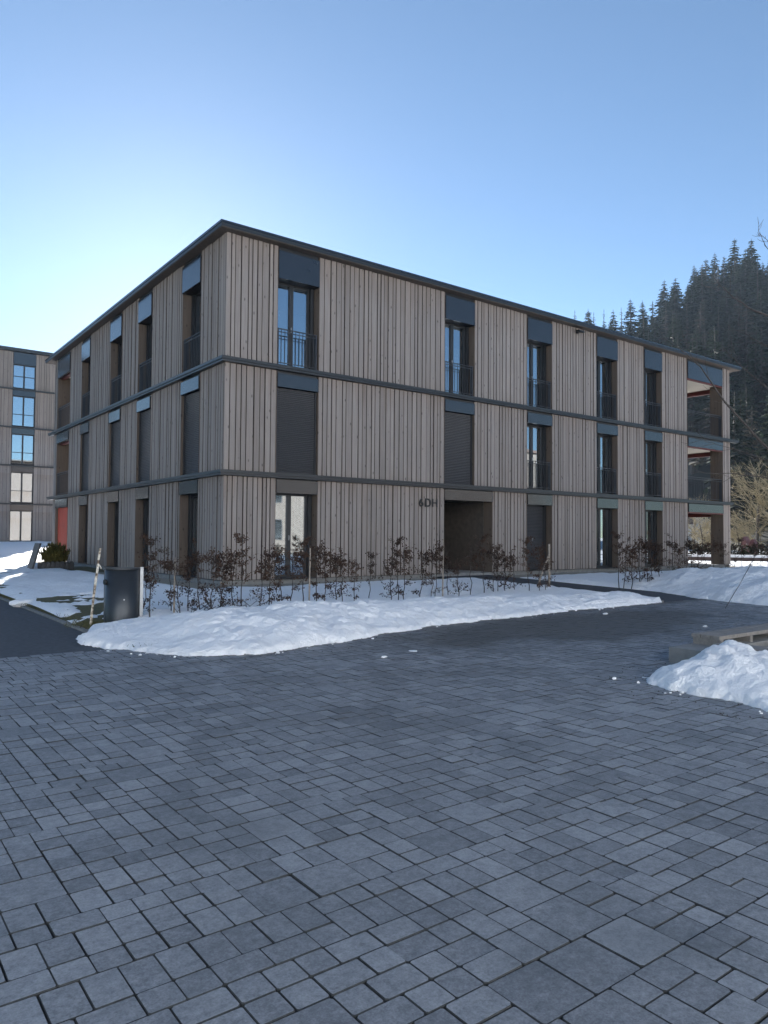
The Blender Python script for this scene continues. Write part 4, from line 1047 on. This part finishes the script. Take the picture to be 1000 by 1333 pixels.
# dark clipped hedge behind the meadow
hg = thing('clipped_hedge', 'dark clipped hedge crossing the snowy meadow beyond the building', 'hedge', tuple(ray(975, 712, 50).xy)+(.1,))
a_ = ray(880, 712, 52).xy-hg.location.xy; b_ = ray(1120, 712, 47).xy-hg.location.xy
m1 = MB()
for _ in range(5200):
    f_ = random.random(); p = a_.lerp(b_, f_); q = Vector((p.x+random.gauss(0, .3), p.y+random.gauss(0, .3), random.uniform(0, .95)*random.uniform(.8, 1.08)))
    s = Vector((random.gauss(0, 1), random.gauss(0, 1), random.gauss(0, 1)))*.09; u = Vector((random.gauss(0, 1), random.gauss(0, 1), random.gauss(0, 1)))*.09
    m1.add([q, q+s, q+u], [(0, 1, 2)])
m1.build('foliage', M['hedge'], hg, fix=False)
# low kerb wall in front of the hedge with snow on top
kw = thing('low_wall', 'long low dark wall topped with snow in front of the hedge', 'wall', tuple(ray(975, 712, 41).xy)+(.1,))
a_ = ray(850, 712, 43).xy-kw.location.xy; b_ = ray(1120, 712, 39).xy-kw.location.xy; nrm = Vector((-(b_-a_).y, (b_-a_).x)).normalized()*.2
def wallbox(mb, z0, z1, e): mb.hexa([(a_.x-nrm.x*e, a_.y-nrm.y*e, z0), (b_.x-nrm.x*e, b_.y-nrm.y*e, z0), (b_.x+nrm.x*e, b_.y+nrm.y*e, z0), (a_.x+nrm.x*e, a_.y+nrm.y*e, z0), (a_.x-nrm.x*e, a_.y-nrm.y*e, z1), (b_.x-nrm.x*e, b_.y-nrm.y*e, z1), (b_.x+nrm.x*e, b_.y+nrm.y*e, z1), (a_.x+nrm.x*e, a_.y+nrm.y*e, z1)])
m1 = MB(); wallbox(m1, 0, .34, 1); m1.build('stone', M['tile'], kw)
m1 = MB(); wallbox(m1, .342, .48, 1.1); m1.build('snow_cap', M['snow'], kw)
for px, wd, lb in ((971, .62, 'taller of two faded red upright panels behind the dark hedge'), (981, .5, 'shorter faded red panel to the right of its taller twin')):
    P = ray(px, 712, 54); t = thing('red_panel', lb, 'panel', (P.x, P.y, .1), 'faded red panels by the hedge'); h = 1.55 if wd > .55 else 1.35
    m1 = MB(); m1.box(-wd/2, wd/2, -.2, .2, .25, h*.8); m1.build('body', M['pink'], t)
    m1 = MB(); m1.hexa([(-wd/2, -.2, h*.8+.002), (wd/2, -.2, h*.8+.002), (wd/2, .2, h*.8+.002), (-wd/2, .2, h*.8+.002), (-.1, -.1, h), (.14, -.1, h), (.14, .1, h), (-.1, .1, h)]); m1.build('cap', M['pink'], t)
    m1 = MB(); m1.box(-wd/2+.02, -wd/2+.1, -.1, .1, 0, .248); m1.box(wd/2-.1, wd/2-.02, -.1, .1, 0, .248); m1.build('leg', M['dark'], t)
P = ray(893, 700, 84); fh = thing('pale_house', 'small pale house glimpsed behind the bushes under the loggia', 'house', (P.x, P.y, .1))
m1 = MB(); m1.box(-2.5, 1.2, 0, 6, 0, 3.0); m1.build('wall', M['white'], fh); m1 = MB(); m1.hexa([(-2.9, -.4, 3.01), (1.6, -.4, 3.01), (1.6, 6.4, 3.01), (-2.9, 6.4, 3.01), (-.75, -.4, 4.6), (-.55, -.4, 4.6), (-.55, 6.4, 4.6), (-.75, 6.4, 4.6)]); m1.build('roof', M['tile'], fh)
m1 = MB(); m1.box(-1.6, -.7, -.05, -.002, 1, 2.2); m1.build('window', M['dark'], fh)
# snow patches on the hill foot
for px, py, wd in ((968, 657, 6), (982, 667, 8), (925, 690, 6)):
    az = math.degrees(YAW)+math.degrees(math.atan((px-500)/FPX)); r = 116; x, y = r*math.sin(R(az)), r*math.cos(R(az))
    z = 1.5+topix((x, y, 1.5))[2]*(topix((x, y, 1.5))[1]-py)/FPX
    bm_ = bmesh.new(); bmesh.ops.create_icosphere(bm_, subdivisions=3, radius=1)
    for v in bm_.verts: v.co *= 1+.3*(random.random()-.5)
    me = bpy.data.meshes.new('snow_patch'); bm_.to_mesh(me); bm_.free(); me.materials.append(M['snow'])
    o = link('snow_patch', me); o.location = (x, y, z); o.scale = (2.2, wd*.5, .55); o.rotation_euler = (0, .15, -R(az)); tag(o, {968: 'upper narrow snow patch on the clearing at the hill foot', 982: 'lower wide snow patch on the clearing at the hill foot', 925: 'snow patch seen through the ground floor loggia'}[px], 'snow patch')

# ------------------------------------------------------------------ air
hz = MB(); hz.box(-70, 330, -70, 300, -1.3, 95); o = hz.build('haze', None)
m = bpy.data.materials.new('haze_air'); m.use_nodes = True; n = m.node_tree; n.nodes.clear()
pv = n.nodes.new('ShaderNodeVolumePrincipled'); pv.inputs['Color'].default_value = (.62, .78, 1, 1); pv.inputs['Density'].default_value = .00022; pv.inputs['Anisotropy'].default_value = .1
ou = n.nodes.new('ShaderNodeOutputMaterial'); n.links.new(pv.outputs[0], ou.inputs['Volume']); o.data.materials.append(m); tag(o, kind='stuff')
